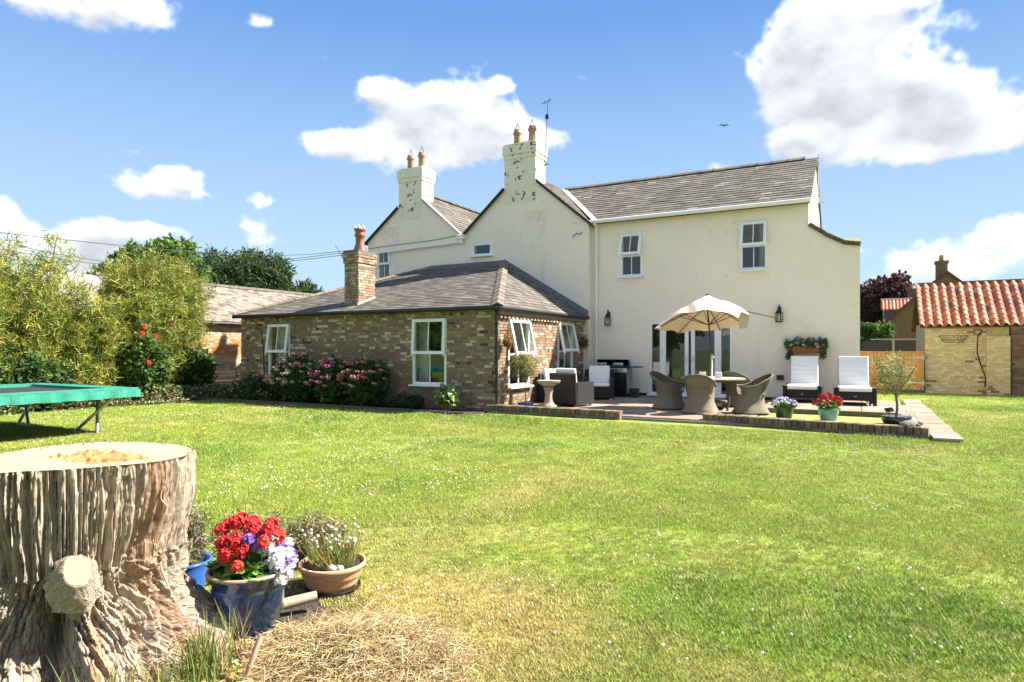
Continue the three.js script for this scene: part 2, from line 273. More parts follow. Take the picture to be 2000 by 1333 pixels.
{
  const n = 2048, size = 48, x0 = -30, z0 = -40, d = new Uint8Array(n * n * 4);
  const fine = rng(5);
  for (let j = 0; j < n; j++) for (let i = 0; i < n; i++) {
    const x = x0 + (i + 0.5) / n * size, z = z0 + size - (j + 0.5) / n * size, o = (j * n + i) * 4, c = lawnTint(x, z), f = 0.62 + 0.5 * fine();
    d[o] = clamp(toS(c[0] * f), 0, 255); d[o + 1] = clamp(toS(c[1] * f), 0, 255); d[o + 2] = clamp(toS(c[2] * f), 0, 255); d[o + 3] = 255;
  }
  const t = new THREE.DataTexture(d, n, n); t.colorSpace = THREE.SRGBColorSpace; t.magFilter = THREE.LinearFilter; t.needsUpdate = true;
  const lawn = struct('lawn', new THREE.PlaneGeometry(size, size).rotateX(-Math.PI / 2), mat([1, 1, 1], 1, { map: t, bumpMap: grainBump, bumpScale: 0.02 }), [x0 + size / 2, 0, z0 + size / 2]);
  tag(lawn, 'sunlit mown lawn with dry patches and white clover', 'lawn');
  const far = struct('ground', new THREE.PlaneGeometry(1600, 1600).rotateX(-Math.PI / 2), mat([0.10, 0.13, 0.035], 1), [0, -0.04, 0]);
  tag(far, 'green fields stretching away behind the house', 'ground');
}

// ---------------------------------------------------------------- rendered house
const slateTint = (p, v, r) => { const k = r(), b = pick([[0.130, 0.113, 0.096], [0.110, 0.096, 0.083], [0.152, 0.132, 0.110], [0.094, 0.083, 0.073], [0.165, 0.145, 0.122]], r); return k < 0.04 ? [0.235, 0.215, 0.18] : b; };
const house = thing('house', 'cream rendered two storey house with twin gables and a slate roofed wing', 'house');
{
  const h = house, GZ = -18.6, WZ = -18.9, r = rng(21);
  const wingHoles = [[-6.49, -5.79, 3.72, 5.02], [-2.97, -2.25, 3.72, 5.06], [-5.56, -3.18, 0.19, 2.30]];
  part('wall', outline([[-7.42, 0.17], [0, 0.17], [0, 4.18], [-0.36, 4.24], [-0.75, 4.46], [-1.21, 4.80], [-1.21, 5.50], [-7.42, 5.50]], wingHoles, 0.28), M.render, h, [0, 0, WZ]);
  part('plinth', box(7.42, 0.35, 0.25, -3.71, -0.003, WZ - 0.14), M.plinth, h);
  part('wall', outline([[-16.33, -0.1], [-7.42, -0.1], [-7.42, 5.40], [-9.75, 7.36], [-12.07, 5.42], [-14.2, 7.16], [-16.33, 5.56]], [[-11.68, -10.92, 4.68, 5.10], [-15.86, -15.26, 4.08, 5.14]], 0.28), M.render, h, [0, 0, GZ]);
  part('wall', box(0.28, 5.5, 0.30, -7.56, 2.65, -19.03), M.render, h);
  part('wall', outline([[18.95, -0.1], [24.9, -0.1], [24.9, 5.5], [21.9, 7.36], [18.95, 5.5]], [], 0.25), M.render, h, [-1.214, 0, 0], [0, Math.PI / 2, 0]);
  part('wall', outline([[19.18, -0.1], [24.9, -0.1], [24.9, 4.2], [19.18, 4.2]], [], 0.25), M.render, h, [0, 0, 0], [0, Math.PI / 2, 0]);
  part('wall', box(16.33, 5.4, 0.25, -8.165, 2.6, -24.9), M.render, h);
  part('wall', box(0.25, 5.5, 11.2, -16.2, 2.65, -24.3), M.render, h);
  part('wall', outline([[-16.33, -0.1], [-7.42, -0.1], [-7.42, 5.40], [-9.75, 7.36], [-12.07, 5.42], [-14.2, 7.16], [-16.33, 5.56]], [], 0.25), M.render, h, [0, 0, -29.9]);
  part('floor', box(15.9, 0.16, 5.6, -8.2, 0.07, -21.9), M.boards, h);
  part('floor', box(15.6, 0.2, 5.6, -8.2, 2.62, -21.9), M.plaster, h);
  part('ceiling', box(14.6, 0.1, 5.6, -8.8, 5.36, -21.9), M.plaster, h);
  part('partition', box(12, 5.1, 0.1, -7.0, 2.75, -22.6), M.plaster, h);
  // roofs
  const P3 = (x, y, z) => V(x, y, z), dn = V(0, -0.07, 0);
  const wingRoof = part('roof', join(prism([P3(-9.75, 7.42, -21.9), P3(-7.36, 5.45, -18.72), P3(-1.16, 5.45, -18.72), P3(-1.16, 7.42, -21.9)], dn), prism([P3(-9.75, 7.42, -21.9), P3(-1.16, 7.42, -21.9), P3(-1.16, 5.45, -25.1), P3(-9.75, 5.45, -25.1)], dn), prism([P3(-1.21, 4.62, -19.1), P3(-0.02, 4.16, -19.1), P3(-0.02, 4.16, -24.9), P3(-1.21, 4.62, -24.9)], dn)), M.slateBase, h);
  const list = [], up = V(0, 1.97, -3.18), len = up.length(); up.normalize();
  const across = (v) => -9.75 + (7.42 - (5.45 + v * up.y)) * 1.213 + 0.05;
  slates(list, V(0, 5.45, -18.72), V(1, 0, 0), up, len, across, () => -1.14, slateTint, r);
  const gableRoof = part('roof', join(prism([P3(-9.22, 6.974, -18.52), P3(-7.30, 5.36, -18.52), P3(-7.30, 5.36, -18.72), P3(-9.22, 6.974, -21.2)], dn), prism([P3(-9.75, 7.42, -19.1), P3(-9.22, 6.974, -19.1), P3(-9.22, 6.974, -21.2), P3(-9.75, 7.42, -21.9)], dn),
    prism([P3(-10.46, 6.825, -18.52), P3(-10.46, 6.825, -30), P3(-12.09, 5.46, -30), P3(-12.09, 5.46, -18.52)], dn), prism([P3(-9.75, 7.42, -19.1), P3(-9.75, 7.42, -30), P3(-10.46, 6.825, -30), P3(-10.46, 6.825, -19.1)], dn),
    prism([P3(-13.78, 6.876, -18.52), P3(-12.05, 5.46, -18.52), P3(-12.05, 5.46, -30), P3(-13.78, 6.876, -30)], dn), prism([P3(-14.2, 7.22, -19.1), P3(-13.78, 6.876, -19.1), P3(-13.78, 6.876, -30), P3(-14.2, 7.22, -30)], dn),
    prism([P3(-14.9, 6.685, -18.52), P3(-14.9, 6.685, -30), P3(-16.45, 5.5, -30), P3(-16.45, 5.5, -18.52)], dn), prism([P3(-14.2, 7.22, -19.1), P3(-14.2, 7.22, -30), P3(-14.9, 6.685, -30), P3(-14.9, 6.685, -19.1)], dn), prism([P3(-9.75, 7.42, -21.9), P3(-7.3, 5.36, -25), P3(-7.3, 5.36, -30), P3(-9.75, 7.42, -30)], dn)), M.slateBase, h);
  const g2 = [], up2 = V(-2.45, 2.06, 0), len2 = up2.length(); up2.normalize();
  slates(g2, V(-7.30, 5.36, -18.52), V(0, 0, -1), up2, len2, (v) => v * 0.765 > 1.9 ? 0.7 : 0, (v) => 0.16 + v * up2.y / 0.62, slateTint, r);
  const up3 = V(-2.15, 1.76, 0), len3 = up3.length(); up3.normalize();
  slates(g2, V(-12.05, 5.46, -18.52), V(0, 0, -1), up3, len3, (v) => v * 0.774 > 1.7 ? 0.7 : 0, () => 7.5, slateTint, r);
  lay(wingRoof, list, 'slate', 'slate_courses', 300); lay(gableRoof, g2, 'slate', 'slate_courses', 120);
  const cap = join(box(0.46, 0.03, 0.17, 0, 0.0, 0.07, 0.6), box(0.46, 0.03, 0.17, 0, 0.0, -0.07, -0.6), box(0.06, 0.045, 0.19, 0.22, 0.006, 0.07, 0.6), box(0.06, 0.045, 0.19, 0.22, 0.006, -0.07, -0.6));
  const capMats = [mat([0.085, 0.078, 0.07], 0.85, { map: grainTex }), mat([0.12, 0.10, 0.085], 0.85, { map: grainTex }), mat([0.16, 0.11, 0.08], 0.85, { map: grainTex })];
  for (let x = -9.58; x < -1.5; x += 0.455) part('ridge_tile', cap, pick(capMats, r), wingRoof, [x + 0.1, 7.44 + (r() - 0.5) * 0.012, -21.9], [0, (r() - 0.5) * 0.03, (r() - 0.5) * 0.02]);
  for (let z = -19.3; z > -27; z -= 0.46) part('ridge_tile', cap, pick(capMats, r), gableRoof, [-14.2, 7.25, z], [0, Math.PI / 2, (r() - 0.5) * 0.02]);
  // white pointed verges, dark undercloak, valley lead, coping
  const verge = (a, b, m, w, o) => part(m === M.white ? 'verge' : 'undercloak', bar(a, b, w, w, 4), m, h, [0, o, 0]);
  verge([-7.28, 5.36, -18.5], [-9.2, 6.98, -18.5], M.plinth, 0.035, 0); verge([-12.07, 5.38, -18.5], [-10.4, 6.83, -18.5], M.plinth, 0.05, 0);
  verge([-12.05, 5.40, -18.5], [-13.75, 6.86, -18.5], M.white, 0.04, 0.02); verge([-16.45, 5.46, -18.5], [-14.85, 6.70, -18.5], M.plinth, 0.035, 0);
  part('valley_lead', prism([V(-7.28, 5.47, -18.62), V(-7.14, 5.47, -18.7), V(-9.62, 7.45, -21.88), V(-9.76, 7.45, -21.8)], V(0, 0.012, 0)), M.white, h);
  const copePts = [[0.02, 4.24], [-0.36, 4.30], [-0.75, 4.52], [-1.2, 4.86]], copeMats = [mat([0.11, 0.085, 0.06], 0.95, { map: grainTex }), mat([0.15, 0.10, 0.07], 0.95, { map: grainTex }), mat([0.08, 0.07, 0.05], 0.95, { map: grainTex })];
  for (let k = 0; k < 3; k++) { const [ax, ay] = copePts[k], [bx, by] = copePts[k + 1], L = Math.hypot(bx - ax, by - ay), n = Math.round(L / 0.11); for (let j = 0; j < n; j++) { const t = (j + 0.5) / n; part('coping_brick', softBox(L / n - 0.008, 0.11, 0.36, 0.012), pick(copeMats, r), h, [lerp(ax, bx, t), lerp(ay, by, t) + (r() - 0.5) * 0.012, -19.0], [0, 0, Math.atan2(by - ay, bx - ax) + Math.PI]); } }
  // chimneys, each with corbelled head and two pots
  const pot = lathe([[0.0, 0], [0.15, 0], [0.145, 0.06], [0.125, 0.10], [0.115, 0.42], [0.15, 0.45], [0.15, 0.50], [0.125, 0.53], [0.12, 0.60], [0.10, 0.60], [0.095, 0.45]], 20);
  const stack = (x0, x1, y0, y1, zs, wires) => {
    const w = x1 - x0, c = (x0 + x1) / 2, z = GZ - zs / 2 + 0.005, slide = (g) => { const u = g.attributes.uv; for (let i = 0; i < u.count; i++) u.setXY(i, u.getX(i) + x0 * 0.37, u.getY(i) + x0 * 0.61); return g; };
    const ch = part('chimney', slide(join(box(w, y1 - y0 - 0.5, zs, 0, (y1 - y0 - 0.5) / 2, 0), box(w + 0.05, 0.14, zs + 0.05, 0, y1 - y0 - 0.43, 0), box(w + 0.10, 0.30, zs + 0.10, 0, y1 - y0 - 0.21, 0), box(w + 0.02, 0.06, zs + 0.02, 0, y1 - y0 - 0.03, 0))), M.flaking, h, [c, y0, z]);
    for (const [s, dy] of [[-0.24, -0.02], [0.24, 0.02]]) {
      part('chimney_pot', pot, M.clay, ch, [s * w, y1 - y0 + dy - 0.02, 0]);
      const q = V(s * w, y1 - y0 + dy + 0.56, 0); part('bird_guard', join(bar([q.x - 0.12, q.y, 0], [q.x, q.y + 0.27, 0], 0.008, 0.008, 4), bar([q.x + 0.12, q.y, 0], [q.x, q.y + 0.27, 0], 0.008, 0.008, 4), bar([q.x, q.y, -0.12], [q.x, q.y + 0.27, 0], 0.008, 0.008, 4), bar([q.x, q.y, 0.12], [q.x, q.y + 0.27, 0], 0.008, 0.008, 4)), M.iron, ch);
    }
  };
  stack(-10.42, -9.26, 6.3, 8.30, 0.72); stack(-14.87, -13.82, 6.2, 8.08, 0.72);
  // gutters and pipes
  const gutter = (a, b, rad, m, name = 'gutter') => part(name, bar(a, b, rad, rad, 10), m, h);
  gutter([-7.40, 5.46, -18.66], [-1.14, 5.46, -18.66], 0.06, M.white);
  for (const y of [1.2, 2.7, 4.2]) part('pipe_clip', box(0.13, 0.03, 0.06), M.white, h, [-7.24, y, WZ + 0.04]);
  gutter([-7.24, 5.42, -18.80], [-7.24, 0.1, -18.80], 0.042, M.white, 'downpipe');
  part('gutter_outlet', softBox(0.16, 0.12, 0.16, 0.012), M.white, h, [-7.30, 5.40, -18.72]);
  gutter([-16.3, 5.07, GZ + 0.07], [-12.12, 5.20, GZ + 0.07], 0.05, M.white, 'waste_pipe');
  part('hopper', join(softBox(0.26, 0.16, 0.18, 0.015), box(0.12, 0.16, 0.1, 0, -0.14, 0)), M.white, h, [-12.08, 5.36, GZ + 0.1]);
  part('cable', tube([[-16.3, 5.28, GZ + 0.02], [-15, 5.33, GZ + 0.02], [-13.4, 5.36, GZ + 0.02], [-12.3, 5.44, GZ + 0.02]], 0.009, 20, 5), M.iron, h);
  // windows and french doors
  upvcWindow(h, 0.70, 1.30, [-6.14, 3.72, WZ - 0.03], 0, { open: 0.34, lower: 0.48 });
  upvcWindow(h, 0.72, 1.34, [-2.61, 3.72, WZ - 0.03], 0, { open: 0.24, lower: 0.49 });
  upvcWindow(h, 0.76, 0.42, [-11.30, 4.68, GZ - 0.03], 0, { top: false, bars: 0 });
  upvcWindow(h, 0.60, 1.06, [-15.56, 4.08, GZ - 0.03], 0, { open: 0, lower: 0.55 });
  {
    const z = WZ - 0.02, t = 0.06, x0 = -5.56, x1 = -3.18, y0 = 0.16, y1 = 2.30, xs = [-5.56, -5.22, -4.37, -3.52, -3.18];
    const fr = part('french_door_frame', join(box(t, y1 - y0, 0.09, x0 + t / 2, (y0 + y1) / 2, 0), box(t, y1 - y0, 0.09, x1 - t / 2, (y0 + y1) / 2, 0), box(x1 - x0 - 2 * t, t, 0.088, (x0 + x1) / 2, y1 - t / 2, 0), box(x1 - x0 - 2 * t, 0.05, 0.088, (x0 + x1) / 2, y0 + 0.026, 0), box(0.07, y1 - y0 - 0.12, 0.086, xs[1], (y0 + y1) / 2, 0), box(0.07, y1 - y0 - 0.12, 0.086, xs[3], (y0 + y1) / 2, 0)), M.upvc, h, [0, 0, z]);
    part('threshold', softBox(2.5, 0.06, 0.22, 0.008), M.upvc, fr, [(x0 + x1) / 2, 0.13, 0.08]);
    for (const [a, b] of [[0, 1], [3, 4]]) part('pane', box(0.24, 2.0, 0.008), M.glass, fr, [(xs[a] + xs[b]) / 2, 1.22, 0]);
    for (const [a, b, s] of [[1, 2, 1], [2, 3, -1]]) {
      const c = (xs[a] + xs[b]) / 2, w = xs[b] - xs[a] - 0.07, b2 = 0.11, hh = 2.02;
      const leaf = part('french_door', join(box(b2, hh, 0.06, -w / 2 + b2 / 2, 0, 0), box(b2, hh, 0.06, w / 2 - b2 / 2, 0, 0), box(w - 2 * b2, 0.12, 0.06, 0, hh / 2 - 0.06, 0), box(w - 2 * b2, 0.16, 0.06, 0, -hh / 2 + 0.08, 0)), M.upvc, h, [c, 1.225, z + 0.022]);
      part('pane', box(w - 2 * b2 + 0.01, hh - 0.27, 0.008), M.glass, leaf, [0, 0.02, 0]);
      part('door_handle', join(softBox(0.03, 0.2, 0.02, 0.005), bar([0, 0.03, 0.02], [0, 0.03, 0.055], 0.009), bar([0, 0.03, 0.055], [-s * 0.13, 0.03, 0.055], 0.009)), M.steel, leaf, [s * (w / 2 - 0.05), -0.02, 0.04]);
      for (const y of [-0.75, 0.1, 0.8]) part('hinge', cyl(0.012, 0.012, 0.1), M.steel, leaf, [-s * (w / 2 + 0.005), y, 0.04]);
    }
  }
  // aerials
  const mast = part('aerial', join(bar([-9.20, 7.55, -19.15], [-9.08, 9.75, -19.15], 0.012, 0.009), bar([-9.32, 9.66, -19.15], [-8.95, 9.74, -19.15], 0.010), bar([-9.2, 9.62, -19.15], [-9.2, 9.76, -19.15], 0.008), bar([-9.02, 9.66, -19.15], [-9.02, 9.80, -19.15], 0.008), box(0.09, 0.14, 0.07, -9.11, 9.20, -19.15), bar([-9.3, 7.62, -19.15], [-9.05, 7.62, -19.15], 0.015)), M.iron, h);
  part('aerial', join(bar([-1.12, 5.0, -21.4], [-1.10, 7.38, -21.4], 0.012), box(0.10, 0.16, 0.10, -1.06, 6.02, -21.4), box(0.22, 0.03, 0.03, -1.04, 6.2, -21.4), box(0.16, 0.03, 0.03, -1.0, 5.92, -21.4)), M.steel, h);
  // stays of a rusted bracket on the gable
  part('bracket', tube([[-7.95, 5.02, GZ + 0.03], [-7.8, 5.12, GZ + 0.06], [-7.68, 5.08, GZ + 0.05], [-7.62, 5.16, GZ + 0.04]], 0.012, 12, 5), M.iron, h);
  part('meter_box', softBox(0.18, 0.13, 0.07, 0.01), M.black, h, [-1.92, 0.72, WZ + 0.035]);
  rebase(h, -8.2, 0, -22);
}
// ---------------------------------------------------------------- brick extension
const ext = thing('brick_extension', 'single storey extension of mottled brown brick with a hipped slate roof', 'extension');
{
  const e = ext, FZ = -13.1, XR = -7.59, XL = -16.5, BZ = -18.58, H = 2.47, r = rng(33);
  const fh = [[-15.30, -14.42, 0.64, 2.22], [-10.02, -8.98, 0.60, 2.26]], rh = [[13.72, 14.86, 0.56, 2.24], [16.62, 17.72, 0.66, 2.28]];
  const front = part('wall', outline([[XL, -0.1], [XR, -0.1], [XR, H], [XL, H]], fh, 0.24), M.mortar, e, [0, 0, FZ]);
  const side = part('wall', outline([[13.34, -0.1], [-BZ, -0.1], [-BZ, H], [13.34, H]], rh, 0.24), M.mortar, e, [XR, 0, 0], [0, Math.PI / 2, 0]);
  part('wall', box(0.24, H, 5.2, XL + 0.12, H / 2, -15.95), M.mortar, e);
  part('floor', box(8.4, 0.1, 5.0, -12.05, 0.03, -15.95), M.boards, e);
  part('ceiling', box(8.4, 0.06, 5.0, -12.05, 2.42, -15.95), M.plaster, e);
  // grey-brown stocks, soot-dark and pale ones mixed
  const stock = [[0.28, 0.195, 0.13], [0.24, 0.16, 0.105], [0.36, 0.265, 0.18], [0.29, 0.185, 0.12], [0.21, 0.145, 0.10], [0.50, 0.41, 0.29], [0.58, 0.50, 0.385], [0.075, 0.058, 0.046], [0.36, 0.215, 0.135]], wts = [0.20, 0.42, 0.54, 0.67, 0.78, 0.86, 0.94, 0.97, 1];
  const patchy = (p, v, q) => { const n = fbm(p * 0.9, v * 1.4, 2.2, 3); let k = q(); k = clamp(k + (n - 0.5) * 0.9); const i = wts.findIndex((w) => k <= w); return stock[i < 0 ? 8 : i]; };
  const lf = [], ls = [];
  bricks(lf, V(XL, 0, FZ), V(1, 0, 0), V(0, 0, 1), XR - XL - 0.002, H, fh.map(([a, b, c, d]) => [a - XL, b - XL, c, d]), patchy, r, { bw: 0.21, joint: 0.013, proud: 0.014 });
  bricks(ls, V(XR, 0, FZ), V(0, 0, -1), V(1, 0, 0), 5.46, H - 0.16, rh.map(([a, b, c, d]) => [a - 13.1, b - 13.1, c, d]), (p, v, q) => patchy(p + 31, v, q), r, { bw: 0.21, joint: 0.013, proud: 0.014 });
  for (const q of lf) q.far += 1.2;
  lay(front, lf, 'brick', 'brick_courses', 300); lay(side, ls, 'brick', 'brick_courses', 300);
    const dent = box(0.10, 0.075, 0.08), dm = tintMat(stock[2]);                  // dentil course under the gutter
  for (let z = -13.25; z > -18.5; z -= 0.2) part('dentil_brick', dent, pick([dm, tintMat(stock[0]), tintMat(stock[5])], r), side, [-z, H - 0.19, 0.045]);
  part('eaves_course', box(5.44, 0.075, 0.13, 15.84, H - 0.10, 0.045), M.mortar, side);
  // roof
  const dn = V(0, -0.06, 0), T = 4.34, xl = -13.46, xr = -10.43, TZ = -18.58, ez = FZ + 0.14, xe = XR + 0.14, xw = XL - 0.14, EY = 2.50;
  const roof = part('roof', join(prism([V(xw, EY, ez), V(xe, EY, ez), V(xr, T, TZ), V(xl, T, TZ)], dn), prism([V(xe, EY, ez), V(xe, EY, TZ), V(xr, T, TZ)], dn), prism([V(xw, EY, TZ), V(xw, EY, ez), V(xl, T, TZ)], dn)), M.slateBase, e);
  const li = []; let S = V(0, T - EY, TZ - ez), L = S.length(); S.normalize();
  slates(li, V(0, EY, ez), V(1, 0, 0), S, L, (v) => lerp(xw, xl, v / L), (v) => lerp(xe, xr, v / L), slateTint, r, { sw: 0.27, ex: 0.18 });
  let S2 = V(xr - xe, T - EY, 0), L2 = S2.length(); S2.normalize();
  slates(li, V(xe, EY, ez), V(0, 0, -1), S2, L2, (v) => (ez - TZ) * v / L2, () => ez - TZ, slateTint, r, { sw: 0.27, ex: 0.18 });
  lay(roof, li, 'slate', 'slate_courses', 300);
  const hipCap = join(box(0.46, 0.028, 0.16, 0, 0, 0.066, 0.45), box(0.46, 0.028, 0.16, 0, 0, -0.066, -0.45), box(0.05, 0.04, 0.18, 0.22, 0.004, 0.066, 0.45), box(0.05, 0.04, 0.18, 0.22, 0.004, -0.066, -0.45));
  const capM = [mat([0.24, 0.18, 0.135], 0.85, { map: grainTex }), mat([0.19, 0.15, 0.12], 0.85, { map: grainTex }), mat([0.15, 0.12, 0.10], 0.85, { map: grainTex })];
  for (const [a, b] of [[V(xe, EY, ez), V(xr, T, TZ)], [V(xw, EY, ez), V(xl, T, TZ)]]) {
    const d = b.clone().sub(a), l = d.length(), n = Math.floor(l / 0.46); d.normalize();
    const q = new THREE.Quaternion().setFromRotationMatrix(frame(d, V(0, 1, 0).addScaledVector(d, -d.y).normalize(), d.clone().cross(V(0, 1, 0).addScaledVector(d, -d.y).normalize()), V(0, 0, 0)));
    for (let k = 0; k < n; k++) { const m = part('hip_tile', hipCap, pick(capM, r), roof); m.position.copy(a).addScaledVector(d, 0.2 + k * l / n).add(V(0, 0.055, 0)); m.quaternion.copy(q); }
  }
  part('lead_flashing', join(prism([V(xl - 0.2, T - 0.06, TZ + 0.16), V(xr + 0.1, T - 0.06, TZ + 0.16), V(xr, T + 0.10, TZ + 0.005), V(xl, T + 0.10, TZ + 0.005)], V(0, 0.02, 0.01)), prism([V(xr, T - 0.02, TZ + 0.18), V(xe + 0.03, EY + 0.0, TZ + 0.18), V(xe + 0.03, EY + 0.16, TZ + 0.005), V(xr, T + 0.13, TZ + 0.005)], V(0.02, 0.02, 0))), M.lead, e);
  const gutter = (a, b) => part('gutter', bar(a, b, 0.055, 0.055, 10), M.black, e);
  gutter([xw - 0.02, EY - 0.03, ez + 0.03], [xe + 0.03, EY - 0.03, ez + 0.03]); gutter([xe + 0.03, EY - 0.03, ez + 0.03], [xe + 0.03, EY - 0.03, TZ + 0.02]);
  part('downpipe', join(bar([XR + 0.06, 2.44, FZ + 0.04], [XR + 0.06, 0.06, FZ + 0.04], 0.035), bar([xe + 0.02, EY - 0.04, ez], [XR + 0.06, 2.40, FZ + 0.04], 0.033), ...[0.5, 1.3, 2.1].map((y) => box(0.1, 0.04, 0.08, XR + 0.06, y, FZ + 0.03))), M.black, e);
  // windows with stone cills
  const W = (w, h2, pos, turn, o) => upvcWindow(e, w, h2, pos, turn, o);
  W(0.88, 1.58, [-14.86, 0.64, FZ - 0.02], 0, { open: 0.14, lower: 0.49 }); W(1.04, 1.66, [-9.50, 0.60, FZ - 0.02], 0, { open: 0.06, lower: 0.48 });
  W(1.14, 1.68, [XR - 0.02, 0.56, -14.29], Math.PI / 2, { open: 0.22, lower: 0.48 }); W(1.10, 1.62, [XR - 0.02, 0.66, -17.17], Math.PI / 2, { open: 0.22, lower: 0.48 });
  // chimney of yellow stock bricks with a crown pot
  const cx = -12.55, cz = -13.95, cw = 0.50, cd = 0.70, y0 = 2.55, y1 = 4.22;
  const ch = part('chimney', join(box(cw - 0.02, y1 - y0 - 0.3, cd - 0.02, 0, (y1 - y0 - 0.3) / 2, 0), box(cw + 0.03, 0.31, cd + 0.03, 0, y1 - y0 - 0.155, 0)), M.mortar, e, [cx, y0, cz]);
  const lc = [], ctint = (p, v, q) => pick([[0.42, 0.35, 0.25], [0.36, 0.27, 0.18], [0.30, 0.22, 0.15], [0.46, 0.39, 0.29], [0.20, 0.15, 0.11], [0.34, 0.18, 0.11]], q);
  for (const [o, u, n, wd] of [[V(cx - cw / 2, y0, cz + cd / 2), V(1, 0, 0), V(0, 0, 1), cw], [V(cx + cw / 2, y0, cz + cd / 2), V(0, 0, -1), V(1, 0, 0), cd]]) {
    bricks(lc, o, u, n, wd, y1 - y0 - 0.31, [], ctint, r); bricks(lc, o.clone().addScaledVector(n, 0.03).addScaledVector(u, -0.03).add(V(0, y1 - y0 - 0.30, 0)), u, n, wd + 0.06, 0.15, [], ctint, r); bricks(lc, o.clone().addScaledVector(n, 0.05).addScaledVector(u, -0.05).add(V(0, y1 - y0 - 0.15, 0)), u, n, wd + 0.1, 0.15, [], ctint, r);
  }
  lay(ch, lc, 'brick', 'brick_courses', 300);
  const crown = join(lathe([[0.0, 0], [0.20, 0], [0.19, 0.10], [0.12, 0.30], [0.12, 0.46], [0.155, 0.50], [0.155, 0.56], [0.135, 0.58], [0.135, 0.64], [0.165, 0.67], [0.165, 0.72], [0.12, 0.72], [0.115, 0.5]], 8), ...Array.from({ length: 6 }, (_, k) => { const a = k * Math.PI / 3; return new THREE.ConeGeometry(0.05, 0.14, 4).translate(Math.cos(a) * 0.14, 0.77, Math.sin(a) * 0.14); }));
  part('chimney_pot', crown, mat([0.26, 0.10, 0.06], 0.5, { map: grainTex }), ch, [0, y1 - y0 - 0.01, 0]);
  part('flaunching', prism([V(-0.28, 0, -0.38), V(0.28, 0, -0.38), V(0.28, 0, 0.38), V(-0.28, 0, 0.38)], V(0, 0.05, 0)), M.lead, ch, [0, y1 - y0 - 0.005, 0]);
  part('chimney_lead', join(box(0.62, 0.15, 0.02, cx, y0 + 0.08, cz + cd / 2 + 0.02), box(0.02, 0.30, 0.78, cx + cw / 2 + 0.02, y0 + 0.20, cz, 0.33)), mat([0.32, 0.32, 0.33], 0.6), e);
  part('aerial', join(bar([cx - 0.3, 4.02, cz + 0.3], [cx - 1.05, 4.55, cz - 0.1], 0.008), bar([cx - 0.24, 3.8, cz + 0.34], [cx - 0.3, 4.1, cz + 0.3], 0.012)), M.iron, e);
  part('wall_cable', tube([[-16.0, 2.36, FZ + 0.02], [-15.72, 2.22, FZ + 0.03], [-15.85, 2.1, FZ + 0.02], [-15.6, 2.05, FZ + 0.02], [-15.5, 1.2, FZ + 0.02], [-15.48, 0.2, FZ + 0.02]], 0.014, 40, 5), M.black, e);
  rebase(e, -12, 0, -15.9);
}
// curtains seen through the panes
{
  const drape = (w, h) => { const g = new THREE.PlaneGeometry(w, h, 40, 1), p = g.attributes.position; for (let i = 0; i < p.count; i++) p.setZ(i, 0.035 * Math.sin(p.getX(i) / w * 38 + (p.getY(i) > 0 ? 0.4 : 0)) + 0.01 * Math.sin(p.getX(i) * 71)); g.computeVertexNormals(); return g; };
  const hang = (x, y, z, w, h, turn, label) => { const c = shade(new THREE.Mesh(drape(w, h), M.curtain)); c.name = numbered('curtain'); c.position.set(x, y, z); c.rotation.y = turn; scene.add(c); tag(c, label, 'curtain'); };
  hang(-2.36, 4.40, -19.32, 0.30, 1.5, 0, 'cream curtain inside the upstairs window above the wall planter');
  hang(-15.20, 1.44, -13.46, 0.34, 1.7, 0, 'pale curtain inside the brick extension window behind the hydrangeas');
  hang(-9.94, 1.44, -13.46, 0.34, 1.8, 0, 'pale curtain inside the tall window by the rhubarb leaves');
  hang(-7.98, 1.44, -13.92, 0.40, 1.8, Math.PI / 2, 'pale curtain inside the window behind the potted lemon tree');
  hang(-7.98, 1.50, -17.4, 0.5, 1.7, Math.PI / 2, 'pale curtain inside the window beside the barbecue corner');
}

